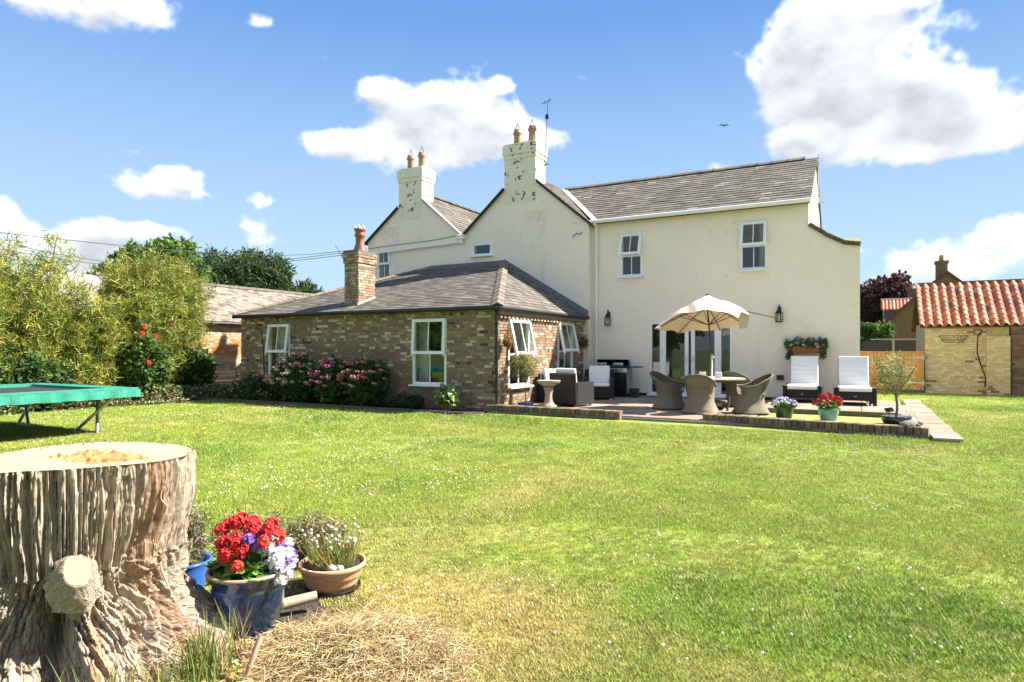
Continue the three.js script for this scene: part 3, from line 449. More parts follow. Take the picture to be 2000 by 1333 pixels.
// ---------------------------------------------------------------- patio
const PY = 0.08;
{
  const r = rng(51), patio = struct('patio', box(8.55, 0.12, 5.9, -3.2, -0.012, -15.95), M.mortar); tag(patio, 'stone paved patio along the foot of the house', 'patio');
  const stone = [[0.27, 0.21, 0.16], [0.31, 0.235, 0.175], [0.25, 0.205, 0.165], [0.35, 0.28, 0.215], [0.28, 0.20, 0.145], [0.22, 0.185, 0.15]].map((c) => mat(c, 0.9, { map: grainTex, bumpMap: grainBump, bumpScale: 0.006 }));
  for (let z = -18.9, row = 0; z < -13.05; row++) {
    const d = Math.min(pick([0.45, 0.6, 0.6, 0.75], r), -13.02 - z); if (d < 0.15) break;
    for (let x = -7.47; x < 1.05;) { const w = Math.min(pick([0.45, 0.6, 0.75, 0.9], r), 1.05 - x); if (w < 0.1) break; if (!(x + w > -1.9 && x < 0.55 && z + d > -15.4)) part('paving_slab', softBox(w - 0.014, 0.05, d - 0.014, 0.006), pick(stone, r), patio, [x + w / 2, 0.056 + (r() - 0.5) * 0.005, z + d / 2], [(r() - 0.5) * 0.004, 0, (r() - 0.5) * 0.004]); x += w; }
    z += d;
  }
  part('turf_mat', box(2.42, 0.012, 2.3, -0.68, 0.062, -14.2), mat([0.26, 0.32, 0.07], 1, { map: grainTex, bumpMap: grainBump, bumpScale: 0.02 }), patio);
  const dais = struct('lounger_platform', box(2.75, 0.1, 3.45, -0.62, 0.105, -17.15), M.mortar); tag(dais, 'low paved step under the two sun loungers', 'step');
  for (let z = -18.85; z < -15.5; z += 0.58) for (let x = -1.98; x < 0.7; x += 0.67) part('paving_slab', softBox(0.656, 0.03, 0.566, 0.006), pick(stone, r), dais, [x + 0.335, 0.166, z + 0.29]);
  const path = struct('path', box(0.42, 0.08, 8.6, 1.24, 0.01, -16.9), M.mortar); tag(path, 'edging path of pale stones beside the lawn', 'path');
  for (let z = -21.1; z < -12.7;) { const d = rr(0.45, 0.8, r); part('edging_stone', softBox(0.40, 0.05, d - 0.02, 0.01), pick(stone, r), path, [1.24 + (r() - 0.5) * 0.03, 0.052 + 0.012 * r(), z + d / 2], [0, (r() - 0.5) * 0.03, 0]); z += d; }
  // low walls of bricks on end
  const brickM = [[0.16, 0.105, 0.07], [0.20, 0.135, 0.09], [0.13, 0.095, 0.07], [0.24, 0.17, 0.12], [0.18, 0.14, 0.10]].map((c) => mat(c, 0.95, { map: grainTex, bumpMap: grainBump, bumpScale: 0.008 }));
  const lowWall = (a, b, label) => {
    const d = b.clone().sub(a), L = d.length(), turn = -Math.atan2(d.z, d.x), w = thing('low_wall', label, 'low wall', [a.x, 0, a.z], turn);
    part('footing', box(L, 0.10, 0.20, L / 2, 0.0, 0), M.mortar, w); const n = Math.round(L / 0.112), g = softBox(L / n - 0.012, 0.15, 0.215, 0.012);
    for (let k = 0; k < n; k++) part('brick', g, pick(brickM, r), w, [(k + 0.5) * L / n, 0.115 + (r() - 0.5) * 0.014, (r() - 0.5) * 0.014], [(r() - 0.5) * 0.04, (r() - 0.5) * 0.06, (r() - 0.5) * 0.04]);
    const g2 = softBox(0.215, 0.06, 0.218, 0.008); for (let x = 0.11; x < L - 0.1; x += 0.228) part('brick', g2, pick(brickM, r), w, [x, 0.008, 0], [0, (r() - 0.5) * 0.03, 0]);
  };
  lowWall(V(-7.72, 0, -12.98), V(-4.44, 0, -13.0), 'low brick edging wall in front of the bird bath and black armchairs');
  lowWall(V(-2.78, 0, -13.25), V(1.02, 0, -12.68), 'low brick edging wall in front of the two flower pots');
}

// ---------------------------------------------------------------- plant helpers
const leafMats = new Map();
function leafMat(rough = 0.8, tr = 0.45) { const k = rough + ',' + tr; if (!leafMats.has(k)) leafMats.set(k, phys([1, 1, 1], rough, { transmission: tr, thickness: 0, specularIntensity: 0.4, vertexColors: true })); return leafMats.get(k); }
const petalMat = leafMat(0.9, 0.3);
function leafGeo(l, w, fold = 0.25, bend = 0.2) {                                // a leaf along +y, folded on its midrib
  const g = new THREE.BufferGeometry(), z1 = -bend * l * 0.3, z2 = -bend * l;
  g.setAttribute('position', new THREE.Float32BufferAttribute([0, 0, 0, -w / 2, l * 0.45, z1 + fold * w * 0.5, 0, l * 0.5, z1, w / 2, l * 0.45, z1 + fold * w * 0.5, 0, l, z2], 3));
  g.setIndex([0, 2, 1, 0, 3, 2, 1, 2, 4, 2, 3, 4]); g.computeVertexNormals(); return g;
}
function clump(n, l, w, spread, r, fold = 0.25, simple = false) {                                // a spray of leaves in all directions
  const one = simple ? new THREE.BufferGeometry().setAttribute('position', new THREE.Float32BufferAttribute([0, 0, 0, -w / 2, l * 0.5, 0.03, w / 2, l * 0.5, 0.03, 0, l, -0.04], 3)).setIndex([0, 2, 1, 1, 2, 3]) : leafGeo(l, w, fold), list = []; if (simple) one.computeVertexNormals(); const q = new THREE.Quaternion();
  for (let k = 0; k < n; k++) { const g = one.clone(), s = rr(0.7, 1.2, r); g.scale(s, s, s); q.setFromEuler(new THREE.Euler(rr(-2, 2, r), rr(0, 6.28, r), rr(-1.4, 1.4, r))); g.applyQuaternion(q); g.translate(rr(-spread, spread, r), rr(-spread, spread, r), rr(-spread, spread, r)); list.push(g); }
  return mergeGeometries(list);
}
function scatter(name, geo, material, parent, spots, tint, r, size = [0.8, 1.25], tilt = 6.28, instanced = parent === scene) {   // spots: [x y z], one copy of geo on each
  if (!instanced) {                                                              // leaves of one plant: one mesh
    const P = geo.attributes.position, N = geo.attributes.normal, n = P.count, T = geo.index, tc = T ? T.count : n, pos = new Float32Array(n * 3 * spots.length), nor = new Float32Array(n * 3 * spots.length), col = new Float32Array(n * 3 * spots.length), idx = new Uint32Array(tc * spots.length), o = new THREE.Object3D(), v = V(0, 0, 0), nm = new THREE.Matrix3();
    spots.forEach((p, k) => {
      o.position.set(p[0], p[1], p[2]); o.rotation.set((r() - 0.5) * tilt, r() * 6.28, (r() - 0.5) * tilt); o.scale.setScalar((p[3] ?? 1) * rr(size[0], size[1], r)); o.updateMatrix(); nm.getNormalMatrix(o.matrix); const t = tint(r, p), b = k * n;
      for (let i = 0; i < n; i++) { const q = (b + i) * 3; v.fromBufferAttribute(P, i).applyMatrix4(o.matrix); pos[q] = v.x; pos[q + 1] = v.y; pos[q + 2] = v.z; v.fromBufferAttribute(N, i).applyMatrix3(nm).normalize(); nor[q] = v.x; nor[q + 1] = v.y; nor[q + 2] = v.z; col[q] = t[0]; col[q + 1] = t[1]; col[q + 2] = t[2]; }
      for (let i = 0; i < tc; i++) idx[k * tc + i] = b + (T ? T.getX(i) : i);
    });
    const g = new THREE.BufferGeometry(); g.setAttribute('position', new THREE.BufferAttribute(pos, 3)); g.setAttribute('normal', new THREE.BufferAttribute(nor, 3)); g.setAttribute('color', new THREE.BufferAttribute(col, 3)); g.setIndex(new THREE.BufferAttribute(idx, 1)); return part(name, g, material, parent);
  }
  const m = shade(new THREE.InstancedMesh(geo, material, spots.length)), o = new THREE.Object3D(), c = new THREE.Color(); m.name = name;
  spots.forEach((p, k) => { o.position.set(p[0], p[1], p[2]); o.rotation.set((r() - 0.5) * tilt, r() * 6.28, (r() - 0.5) * tilt); o.scale.setScalar((p[3] ?? 1) * rr(size[0], size[1], r)); o.updateMatrix(); m.setMatrixAt(k, o.matrix); const t = tint(r, p); m.setColorAt(k, c.setRGB(t[0], t[1], t[2])); });
  m.userData.kind = 'stuff'; parent.add(m); return m;
}
const mixTint = (list, jitter = 0.25) => (r) => { const c = pick(list, r), k = 1 + (r() - 0.5) * 2 * jitter; return [c[0] * k, c[1] * k, c[2] * k]; };
const GREEN = { mid: [[0.10, 0.185, 0.03], [0.13, 0.21, 0.035], [0.075, 0.145, 0.025]], dark: [[0.04, 0.08, 0.02], [0.06, 0.105, 0.024], [0.03, 0.06, 0.016]], bamboo: [[0.36, 0.36, 0.06], [0.26, 0.31, 0.05], [0.46, 0.40, 0.09], [0.18, 0.25, 0.04], [0.13, 0.20, 0.035]], olive: [[0.30, 0.31, 0.13], [0.20, 0.23, 0.08], [0.42, 0.40, 0.20]], copper: [[0.06, 0.025, 0.022], [0.08, 0.032, 0.025], [0.045, 0.02, 0.02]] };
// flower heads: a dome of small florets
function floretBall(n, rad, petal, r) {
  const one = leafGeo(petal, petal * 0.8, 0.1, 0.2), list = [], q = new THREE.Quaternion(), up = V(0, 1, 0);
  for (let k = 0; k < n; k++) { const d = V(rr(-1, 1, r), rr(-0.35, 1, r), rr(-1, 1, r)).normalize(), c = d.clone().multiplyScalar(rad * rr(0.85, 1.1, r)); q.setFromUnitVectors(V(0, 0, -1), d); const spin = r() * 6.28;
    for (let j = 0; j < 5; j++) { const g = one.clone(); g.rotateX(-0.25); g.rotateZ(spin + j * 1.257); g.applyQuaternion(q); g.translate(c.x, c.y, c.z); list.push(g); } }
  return mergeGeometries(list);
}
const solid = (c, rough = 0.85, tr = 0.25) => phys(c, rough, { transmission: tr, thickness: 0 });

// ---------------------------------------------------------------- patio furniture
const wickerM = mat([0.34, 0.285, 0.205], 0.75, { map: wickerTex, bumpMap: wickerBump, bumpScale: 0.008 }), wickerDark = mat([0.30, 0.245, 0.175], 0.75, { map: wickerTex, bumpMap: wickerBump, bumpScale: 0.008 });
const rattanM = mat([0.014, 0.013, 0.013], 0.5, { bumpMap: weaveBump, bumpScale: 0.004 }), rattanGrey = mat([0.05, 0.05, 0.052], 0.5, { bumpMap: weaveBump, bumpScale: 0.004 });
const cushionM = mat([0.80, 0.79, 0.77], 0.95, { bumpMap: clothBump, bumpScale: 0.012 });
{
  // wicker armchair: hourglass skirt, tall curved back, arms that roll to the front; faces +z
  const topAt = (a) => { const k = Math.abs(a); return k < 0.9 ? 0.86 - 0.10 * (k / 0.9) ** 2 : lerp(0.76, 0.60, sstep(0.9, 1.75, k)); };
  const waist = (y) => 0.265 + 0.10 * sstep(0.34, 0.0, y) ** 1.5 + 0.075 * sstep(0.36, 0.86, y);
  const point = (a, t) => { const y = 0.03 + t * (topAt(a) - 0.03), w = waist(y), sx = Math.sin(a), cz = -Math.cos(a), p = 0.72; return V(Math.sign(sx) * Math.abs(sx) ** p * w * 1.06, y, Math.sign(cz) * Math.abs(cz) ** p * w - 0.10 * sstep(0.42, 0.86, y) * Math.max(0, Math.cos(a))); };
  const grid = (a0, a1, t0, t1, na, nt, fn) => { const pos = [], uv = [], idx = []; for (let j = 0; j <= nt; j++) for (let i = 0; i <= na; i++) { const p = fn(lerp(a0, a1, i / na), lerp(t0, t1, j / nt)); pos.push(p.x, p.y, p.z); uv.push(i / na * 1.7, p.y); } for (let j = 0; j < nt; j++) for (let i = 0; i < na; i++) { const q = j * (na + 1) + i; idx.push(q, q + 1, q + na + 2, q, q + na + 2, q + na + 1); } const g = new THREE.BufferGeometry(); g.setAttribute('position', new THREE.Float32BufferAttribute(pos, 3)); g.setAttribute('uv', new THREE.Float32BufferAttribute(uv, 2)); g.setIndex(idx); g.computeVertexNormals(); return g; };
  const end = 2.45, seatY = 0.40;
  const chair = thing('wicker_chair', '', 'chair', [0, 0, 0], 0, 'wicker chairs round the patio table');
  part('skirt', grid(-Math.PI, Math.PI, 0, 1, 64, 10, (a, t) => { const y = 0.03 + t * 0.37, w = waist(y), sx = Math.sin(a), cz = -Math.cos(a), p = 0.72; return V(Math.sign(sx) * Math.abs(sx) ** p * w * 1.06, y, Math.sign(cz) * Math.abs(cz) ** p * w); }), wickerM, chair);
  const shell = part('backrest', grid(-end, end, 0.40, 1, 56, 10, (a, t) => { const y = lerp(0.38, topAt(a), (t - 0.4) / 0.6), w = waist(y), sx = Math.sin(a), cz = -Math.cos(a), p = 0.72; return V(Math.sign(sx) * Math.abs(sx) ** p * w * 1.06, y, Math.sign(cz) * Math.abs(cz) ** p * w - 0.10 * sstep(0.42, 0.86, y) * Math.max(0, Math.cos(a))); }), wickerDark, chair);
  const rimPts = []; for (let k = 0; k <= 30; k++) rimPts.push(point(lerp(-end, end, k / 30), 1));
  part('arm_rim', join(tube([rimPts[0].clone().setY(0.40), ...rimPts, rimPts[30].clone().setY(0.40)], 0.020, 70, 6)), wickerM, chair);
  for (let k = -10; k <= 10; k++) { const a = k * 0.115, p0 = point(a, 0.62).multiplyScalar(1.012), p1 = point(a, 0.985).multiplyScalar(1.012), pm = p0.clone().lerp(p1, 0.5); part('cane', tube([p0, pm, p1], 0.0085, 4, 4), wickerM, chair); }
  part('seat', softBox(0.50, 0.05, 0.48, 0.02, 0, seatY, 0), wickerDark, chair);
  part('base_rim', tube(Array.from({ length: 24 }, (_, k) => { const a = k / 24 * 6.283, sx = Math.sin(a), cz = -Math.cos(a), w = waist(0.03); return V(Math.sign(sx) * Math.abs(sx) ** 0.72 * w * 1.06, 0.03, Math.sign(cz) * Math.abs(cz) ** 0.72 * w); }), 0.018, 60, 5, true), wickerM, chair);
  for (const [x, z] of [[-0.27, 0.25], [0.27, 0.25], [-0.27, -0.25], [0.27, -0.25]]) part('leg', cyl(0.018, 0.022, 0.06, x, 0, z, 8), wickerDark, chair);
  const seats = [[-3.08, -14.33, Math.PI, 'wicker chair with its back towards the brick edging gap, tucked to the table'], [-3.98, -15.12, Math.PI / 2 + 0.25, 'wicker chair at the table on the barbecue side'], [-2.12, -14.92, -2.0, 'wicker chair at the table on the side of the white flower pot'], [-2.62, -16.55, 0.35, 'wicker chair between the table and the french doors']];
  seats.forEach(([x, z, a, l], k) => { const c = k ? copyOf(chair) : chair; c.position.set(x, PY, z); c.rotation.y = a; c.userData.label = l; });
  // round table with parasol through it
  const t = thing('patio_table', 'round wicker edged patio table with a pale stone top', 'table', [-3.06, PY, -15.45]);
  part('tabletop', lathe([[0.025, 0.715], [0.70, 0.715], [0.735, 0.72], [0.74, 0.735], [0.70, 0.742], [0.025, 0.742], [0.025, 0.715]], 48), mat([0.47, 0.42, 0.32], 0.55, { map: grainTex }), t);
  part('rim', new THREE.TorusGeometry(0.735, 0.026, 8, 64).rotateX(Math.PI / 2).translate(0, 0.715, 0), wickerM, t);
  part('apron', lathe([[0.62, 0.66], [0.64, 0.70], [0.62, 0.70], [0.62, 0.66]], 40), wickerDark, t);
  for (let k = 0; k < 4; k++) { const a = 0.6 + k * Math.PI / 2; part('leg', join(bar([Math.cos(a) * 0.58, 0.70, Math.sin(a) * 0.58], [Math.cos(a) * 0.48, 0.0, Math.sin(a) * 0.48], 0.028)), wickerDark, t); }
  part('shelf', cyl(0.40, 0.40, 0.02, 0, 0.18, 0, 28), wickerDark, t);
  for (const [x, z, l] of [[-3.24, -15.28, 'white cube candle holder on the barbecue side of the parasol pole'], [-2.88, -15.30, 'white cube candle holder on the lounger side of the parasol pole']]) {
    const c = thing('candle_holder', l, 'candle holder', [x, PY + 0.742, z], 0.3, 'candle holders on the table'); part('cube', join(softBox(0.135, 0.14, 0.02, 0.006, 0, 0.07, 0.058), softBox(0.135, 0.14, 0.02, 0.006, 0, 0.07, -0.058), box(0.02, 0.14, 0.1, 0.058, 0.07, 0), box(0.02, 0.14, 0.1, -0.058, 0.07, 0), box(0.1, 0.015, 0.1, 0, 0.008, 0)), mat([0.72, 0.68, 0.72], 0.7), c); part('candle', cyl(0.03, 0.03, 0.09, 0, 0.015, 0), M.white, c);
  }
  // parasol: wind-blown canopy, one rib out of its pocket
  const u = thing('parasol', 'cream parasol with a tilted wind-blown canopy and one loose rib', 'parasol', [-3.06, PY, -15.45]);
  part('base', lathe([[0, 0], [0.26, 0], [0.26, 0.04], [0.10, 0.09], [0.04, 0.10], [0.04, 0.28], [0, 0.28]], 28), M.black, u);
  part('pole', bar([0, 0.06, 0], [0, 1.25, 0], 0.021), M.white, u); part('pole', bar([0, 1.22, 0], [-0.10, 2.38, 0.02], 0.019), mat([0.05, 0.035, 0.03], 0.5), u);
  part('crank', join(bar([0.02, 1.22, 0], [0.12, 1.24, 0.03], 0.012), cyl(0.03, 0.03, 0.12, 0, 1.16, 0)), M.steel, u);
  const hub = V(-0.10, 2.52, 0.02), tip = [[0.85, 2.22, 0.05], [0.72, 2.10, 0.85], [-0.1, 2.24, 1.15], [-1.02, 1.98, 0.85], [-1.40, 1.90, -0.05], [-1.0, 1.84, -0.9], [-0.02, 1.90, -1.12], [0.62, 2.02, -0.80]].map((p) => V(...p));
  const canopy = []; const ringN = 10, seg = 8 * 10;
  const cp = (i, j) => { const f = (i % seg) / 10, k = Math.floor(f), s = f - k, a = tip[k % 8], b = tip[(k + 1) % 8], e = a.clone().lerp(b, s), q = j / ringN, sag = Math.sin(s * Math.PI); e.lerp(V(hub.x, e.y, hub.z), 0.07 * sag); e.y += sag * (k === 0 || k === 7 ? 0.12 : k === 2 || k === 1 ? 0.15 : 0.06); const p = hub.clone().lerp(e, q); p.y += 0.12 * Math.sin(q * Math.PI) - sag * q * q * 0.05 + 0.02 * Math.sin(i * 0.9 + j); return p; };
  const pos = [], idx = [], uv = []; for (let j = 0; j <= ringN; j++) for (let i = 0; i <= seg; i++) { const p = cp(i, j); pos.push(p.x, p.y, p.z); uv.push(i * 0.1, j * 0.15); }
  for (let j = 0; j < ringN; j++) for (let i = 0; i < seg; i++) { const q = j * (seg + 1) + i; idx.push(q, q + seg + 1, q + 1, q + 1, q + seg + 1, q + seg + 2); }
  const cg = new THREE.BufferGeometry(); cg.setAttribute('position', new THREE.Float32BufferAttribute(pos, 3)); cg.setAttribute('uv', new THREE.Float32BufferAttribute(uv, 2)); cg.setIndex(idx); cg.computeVertexNormals();
  const cloth = phys([0.68, 0.54, 0.44], 0.9, { transmission: 0.03, thickness: 0, bumpMap: clothBump, bumpScale: 0.01 });
  part('canopy', cg, cloth, u);
  const vent = new THREE.ConeGeometry(0.30, 0.14, 8, 1, true).translate(hub.x, hub.y + 0.10, hub.z); part('vent', vent, cloth, u); part('finial', new THREE.SphereGeometry(0.03, 10, 8).translate(hub.x, hub.y + 0.18, hub.z), M.black, u);
  const ribM = mat([0.035, 0.022, 0.018], 0.5);
  tip.forEach((p, k) => { const e = k === 0 ? V(1.55, 2.08, -0.25) : p.clone().add(V(0, -0.02, 0)), a = hub.clone().add(V(0, -0.10, 0)), m = a.clone().lerp(e, 0.5).add(V(0, 0.05, 0)); part('rib', join(bar(a, m, 0.011), bar(m, e, 0.011, 0.009)), ribM, u); part('strut', bar([-0.06, 1.98, 0.01], m, 0.009), ribM, u); });
  part('flap', prism([V(0.62, 2.28, 0.14), V(0.85, 2.22, 0.05), V(0.80, 1.90, 0.08), V(0.64, 1.88, 0.18)], V(0.004, 0, 0.006)), cloth, u);
}
{
  // black rattan armchairs with white pads; face +z
  const armchair = (label, [x, z], turn, sideM, group) => {
    const t = thing('rattan_armchair', label, 'armchair', [x, PY, z], turn, group);
    part('base', softBox(0.72, 0.32, 0.70, 0.015, 0, 0.20, 0), rattanM, t);
    for (const s of [-1, 1]) part('armrest', softBox(0.10, 0.56, 0.72, 0.02, s * 0.37, 0.32, 0.0), s > 0 ? sideM : rattanM, t);
    part('backrest', softBox(0.82, 0.78, 0.10, 0.03, 0, 0.46, -0.36), rattanM, t).rotation.x = -0.06;
    part('seat_pad', softBox(0.60, 0.09, 0.60, 0.035, 0, 0.41, 0.04, 3), cushionM, t); part('back_pad', softBox(0.60, 0.52, 0.11, 0.04, 0, 0, 0, 3), cushionM, t, [0, 0.68, -0.24], [-0.16, 0, 0]);
    for (const [a, b] of [[-0.33, 0.3], [0.33, 0.3], [-0.33, -0.3], [0.33, -0.3]]) part('foot', box(0.05, 0.05, 0.05, a, 0.024, b), M.white, t);
  };
  armchair('black rattan armchair with its back to the lawn beside the bird bath', [-6.36, -14.85], Math.PI - 0.25, rattanGrey);
  armchair('black rattan armchair with white pads in front of the barbecue', [-6.52, -17.15], 0.35, rattanM);
  const s = thing('rattan_sofa', 'black rattan sofa with white pads against the brick extension', 'sofa', [-7.12, PY, -15.9], Math.PI / 2);
  part('base', softBox(1.35, 0.32, 0.62, 0.015, 0, 0.20, 0), rattanM, s); part('backrest', softBox(1.5, 0.70, 0.10, 0.03, 0, 0.42, -0.32), rattanM, s); for (const k of [-1, 1]) part('armrest', softBox(0.1, 0.54, 0.66, 0.02, k * 0.70, 0.31, 0), rattanM, s);
  for (const k of [-1, 1]) { part('seat_pad', softBox(0.60, 0.09, 0.56, 0.035, k * 0.32, 0.41, 0.02, 3), cushionM, s); part('back_pad', softBox(0.60, 0.46, 0.11, 0.04, 0, 0, 0, 3), cushionM, s, [k * 0.32, 0.66, -0.22], [-0.2, 0, k * 0.06]); }
  // sun loungers with raised backs; face +z
  const lounger = (label, x, z, turn) => {
    const t = thing('sun_lounger', label, 'sun lounger', [x, 0.182, z], turn, 'sun loungers by the house wall');
    part('base', softBox(0.70, 0.20, 1.15, 0.012, 0, 0.21, 0), rattanM, t); for (const k of [-1, 1]) { part('armrest', join(softBox(0.08, 0.38, 0.10, 0.012, k * 0.40, 0.19, 0.50), softBox(0.08, 0.38, 0.10, 0.012, k * 0.40, 0.19, -0.20), softBox(0.09, 0.05, 0.86, 0.012, k * 0.40, 0.40, 0.15)), rattanM, t); }
    part('backrest', softBox(0.68, 0.86, 0.05, 0.015), rattanM, t, [0, 0.66, -0.50], [-0.30, 0, 0]);
    const pad = part('seat_pad', softBox(0.68, 0.10, 0.98, 0.04, 0, 0.37, 0.10, 3), cushionM, t); const b = part('back_pad', softBox(0.66, 0.80, 0.09, 0.035, 0, 0, 0, 3), cushionM, t, [0, 0.75, -0.455], [-0.30, 0, 0]);
    for (const y of [-0.24, -0.12, 0, 0.12, 0.24]) part('quilt_seam', bar([-0.33, y, 0.046], [0.33, y, 0.046], 0.005, 0.005, 4), cushionM, b);
    part('badge', box(0.06, 0.012, 0.006), M.steel, t, [0, 0.21, 0.578]); for (const [a, c] of [[-0.3, 0.5], [0.3, 0.5], [-0.3, -0.5], [0.3, -0.5]]) part('foot', cyl(0.02, 0.025, 0.12, a, 0.0, c, 8), M.black, t);
  };
  lounger('white padded sun lounger under the wall planter', -1.26, -17.75, 0.02); lounger('white padded sun lounger at the corner of the house next to the gate', -0.12, -17.45, 0.05);
  // barbecue with two lids
  const q = thing('gas_barbecue', 'black and steel gas barbecue with two lids', 'barbecue', [-6.55, PY, -18.35], 0.0);
  part('cabinet', join(softBox(1.05, 0.72, 0.50, 0.01, 0, 0.46, 0)), M.black, q); part('side_panel', softBox(0.02, 0.74, 0.5, 0.004, 0.535, 0.46, 0), mat([0.32, 0.33, 0.34], 0.5, { metalness: 0.4 }), q); part('control_panel', softBox(1.06, 0.13, 0.03, 0.008, 0, 0.79, 0.27), M.steel, q);
  for (let k = 0; k < 5; k++) part('knob', cyl(0.022, 0.02, 0.03).rotateX(Math.PI / 2), M.black, q, [-0.4 + k * 0.2, 0.79, 0.285]);
  part('worktop', softBox(1.5, 0.035, 0.56, 0.008, 0.12, 0.885, 0), M.black, q);
  for (const s of [-1, 1]) { const dome = new THREE.CylinderGeometry(0.24, 0.24, 0.48, 20, 1, false, 0, Math.PI).rotateZ(Math.PI / 2).rotateX(-Math.PI / 2); dome.scale(1, 0.85, 1); const lid = part('lid', dome, mat([0.012, 0.012, 0.012], 0.3), q, [s * 0.255, 0.90, 0]); part('thermometer_plate', softBox(0.30, 0.045, 0.012, 0.004), M.steel, lid, [0, 0.085, 0.222]); part('handle', bar([-0.17, 0.04, 0.262], [0.17, 0.04, 0.262], 0.010), M.steel, lid); }
  part('utensil_hook', tube([[0.86, 0.87, 0.2], [0.80, 0.68, 0.2], [0.78, 0.52, 0.2]], 0.006, 10, 5), M.steel, q); part('leg', box(1.0, 0.1, 0.44, 0, 0.05, 0), M.black, q);
  part('gas_box', softBox(0.22, 0.26, 0.26, 0.02, 0.72, 0.13, 0.1), mat([0.02, 0.03, 0.03], 0.5), q);
  const kt = thing('kettle_barbecue', 'round black kettle barbecue beside the downpipe', 'barbecue', [-7.0, PY, -17.95]); part('bowl', lathe([[0, 0.42], [0.18, 0.45], [0.27, 0.56], [0.28, 0.64], [0.26, 0.74], [0.16, 0.84], [0.03, 0.88], [0, 0.88]], 24), M.black, kt); for (let k = 0; k < 3; k++) { const a = k * 2.1; part('leg', bar([Math.cos(a) * 0.16, 0.5, Math.sin(a) * 0.16], [Math.cos(a) * 0.26, 0, Math.sin(a) * 0.26], 0.012), M.iron, kt); } part('handle', new THREE.TorusGeometry(0.05, 0.009, 6, 12, Math.PI).translate(0, 0.88, 0), M.iron, kt);
  // bird bath
  const stoneM = mat([0.42, 0.34, 0.27], 0.95, { map: grainTex, bumpMap: grainBump, bumpScale: 0.015 }), bb = thing('bird_bath', 'round stone bird bath on a waisted pedestal', 'bird bath', [-6.62, PY, -14.0]);
  part('pedestal', lathe([[0, 0], [0.20, 0], [0.20, 0.05], [0.15, 0.08], [0.10, 0.16], [0.085, 0.32], [0.11, 0.46], [0.13, 0.52], [0, 0.52]], 18), stoneM, bb); part('bowl', lathe([[0.0, 0.52], [0.14, 0.53], [0.27, 0.60], [0.29, 0.66], [0.265, 0.66], [0.18, 0.61], [0, 0.59]], 28), stoneM, bb);
  // wall lanterns
  for (const [x, l] of [[-6.86, 'black carriage lantern on the wall above the barbecue'], [-1.94, 'black carriage lantern on the wall above the wall planter']]) {
    const w = thing('wall_lantern', l, 'lantern', [x, 2.24, -18.9], 0, 'lanterns on the rendered wall'); w.scale.setScalar(1.2);
    part('bracket', join(box(0.07, 0.16, 0.02, 0, 0.26, 0.012), tube([[0, 0.32, 0.02], [0, 0.39, 0.06], [0, 0.37, 0.11], [0, 0.31, 0.11]], 0.011, 12, 6)), M.iron, w); part('roof', lathe([[0.085, 0.20], [0.05, 0.25], [0.035, 0.27], [0.02, 0.31], [0, 0.31]], 6).translate(0, 0, 0.11), M.iron, w);
    const cage = part('cage', join(...Array.from({ length: 6 }, (_, k) => { const a = k * Math.PI / 3; return bar([Math.cos(a) * 0.078, 0.0, 0.11 + Math.sin(a) * 0.078], [Math.cos(a) * 0.078, 0.21, 0.11 + Math.sin(a) * 0.078], 0.007, 0.007, 5); }), lathe([[0, 0], [0.085, 0], [0.085, 0.018], [0, 0.018]], 6).translate(0, -0.01, 0.11)), M.iron, w);
    part('glass', new THREE.CylinderGeometry(0.068, 0.068, 0.19, 6, 1, true).translate(0, 0.105, 0.11), phys([0.85, 0.87, 0.82], 0.15, { transmission: 0.9, thickness: 0 }), w); part('lamp_bulb', cyl(0.014, 0.018, 0.09, 0, 0.02, 0.11, 8), M.white, w);
  }
}

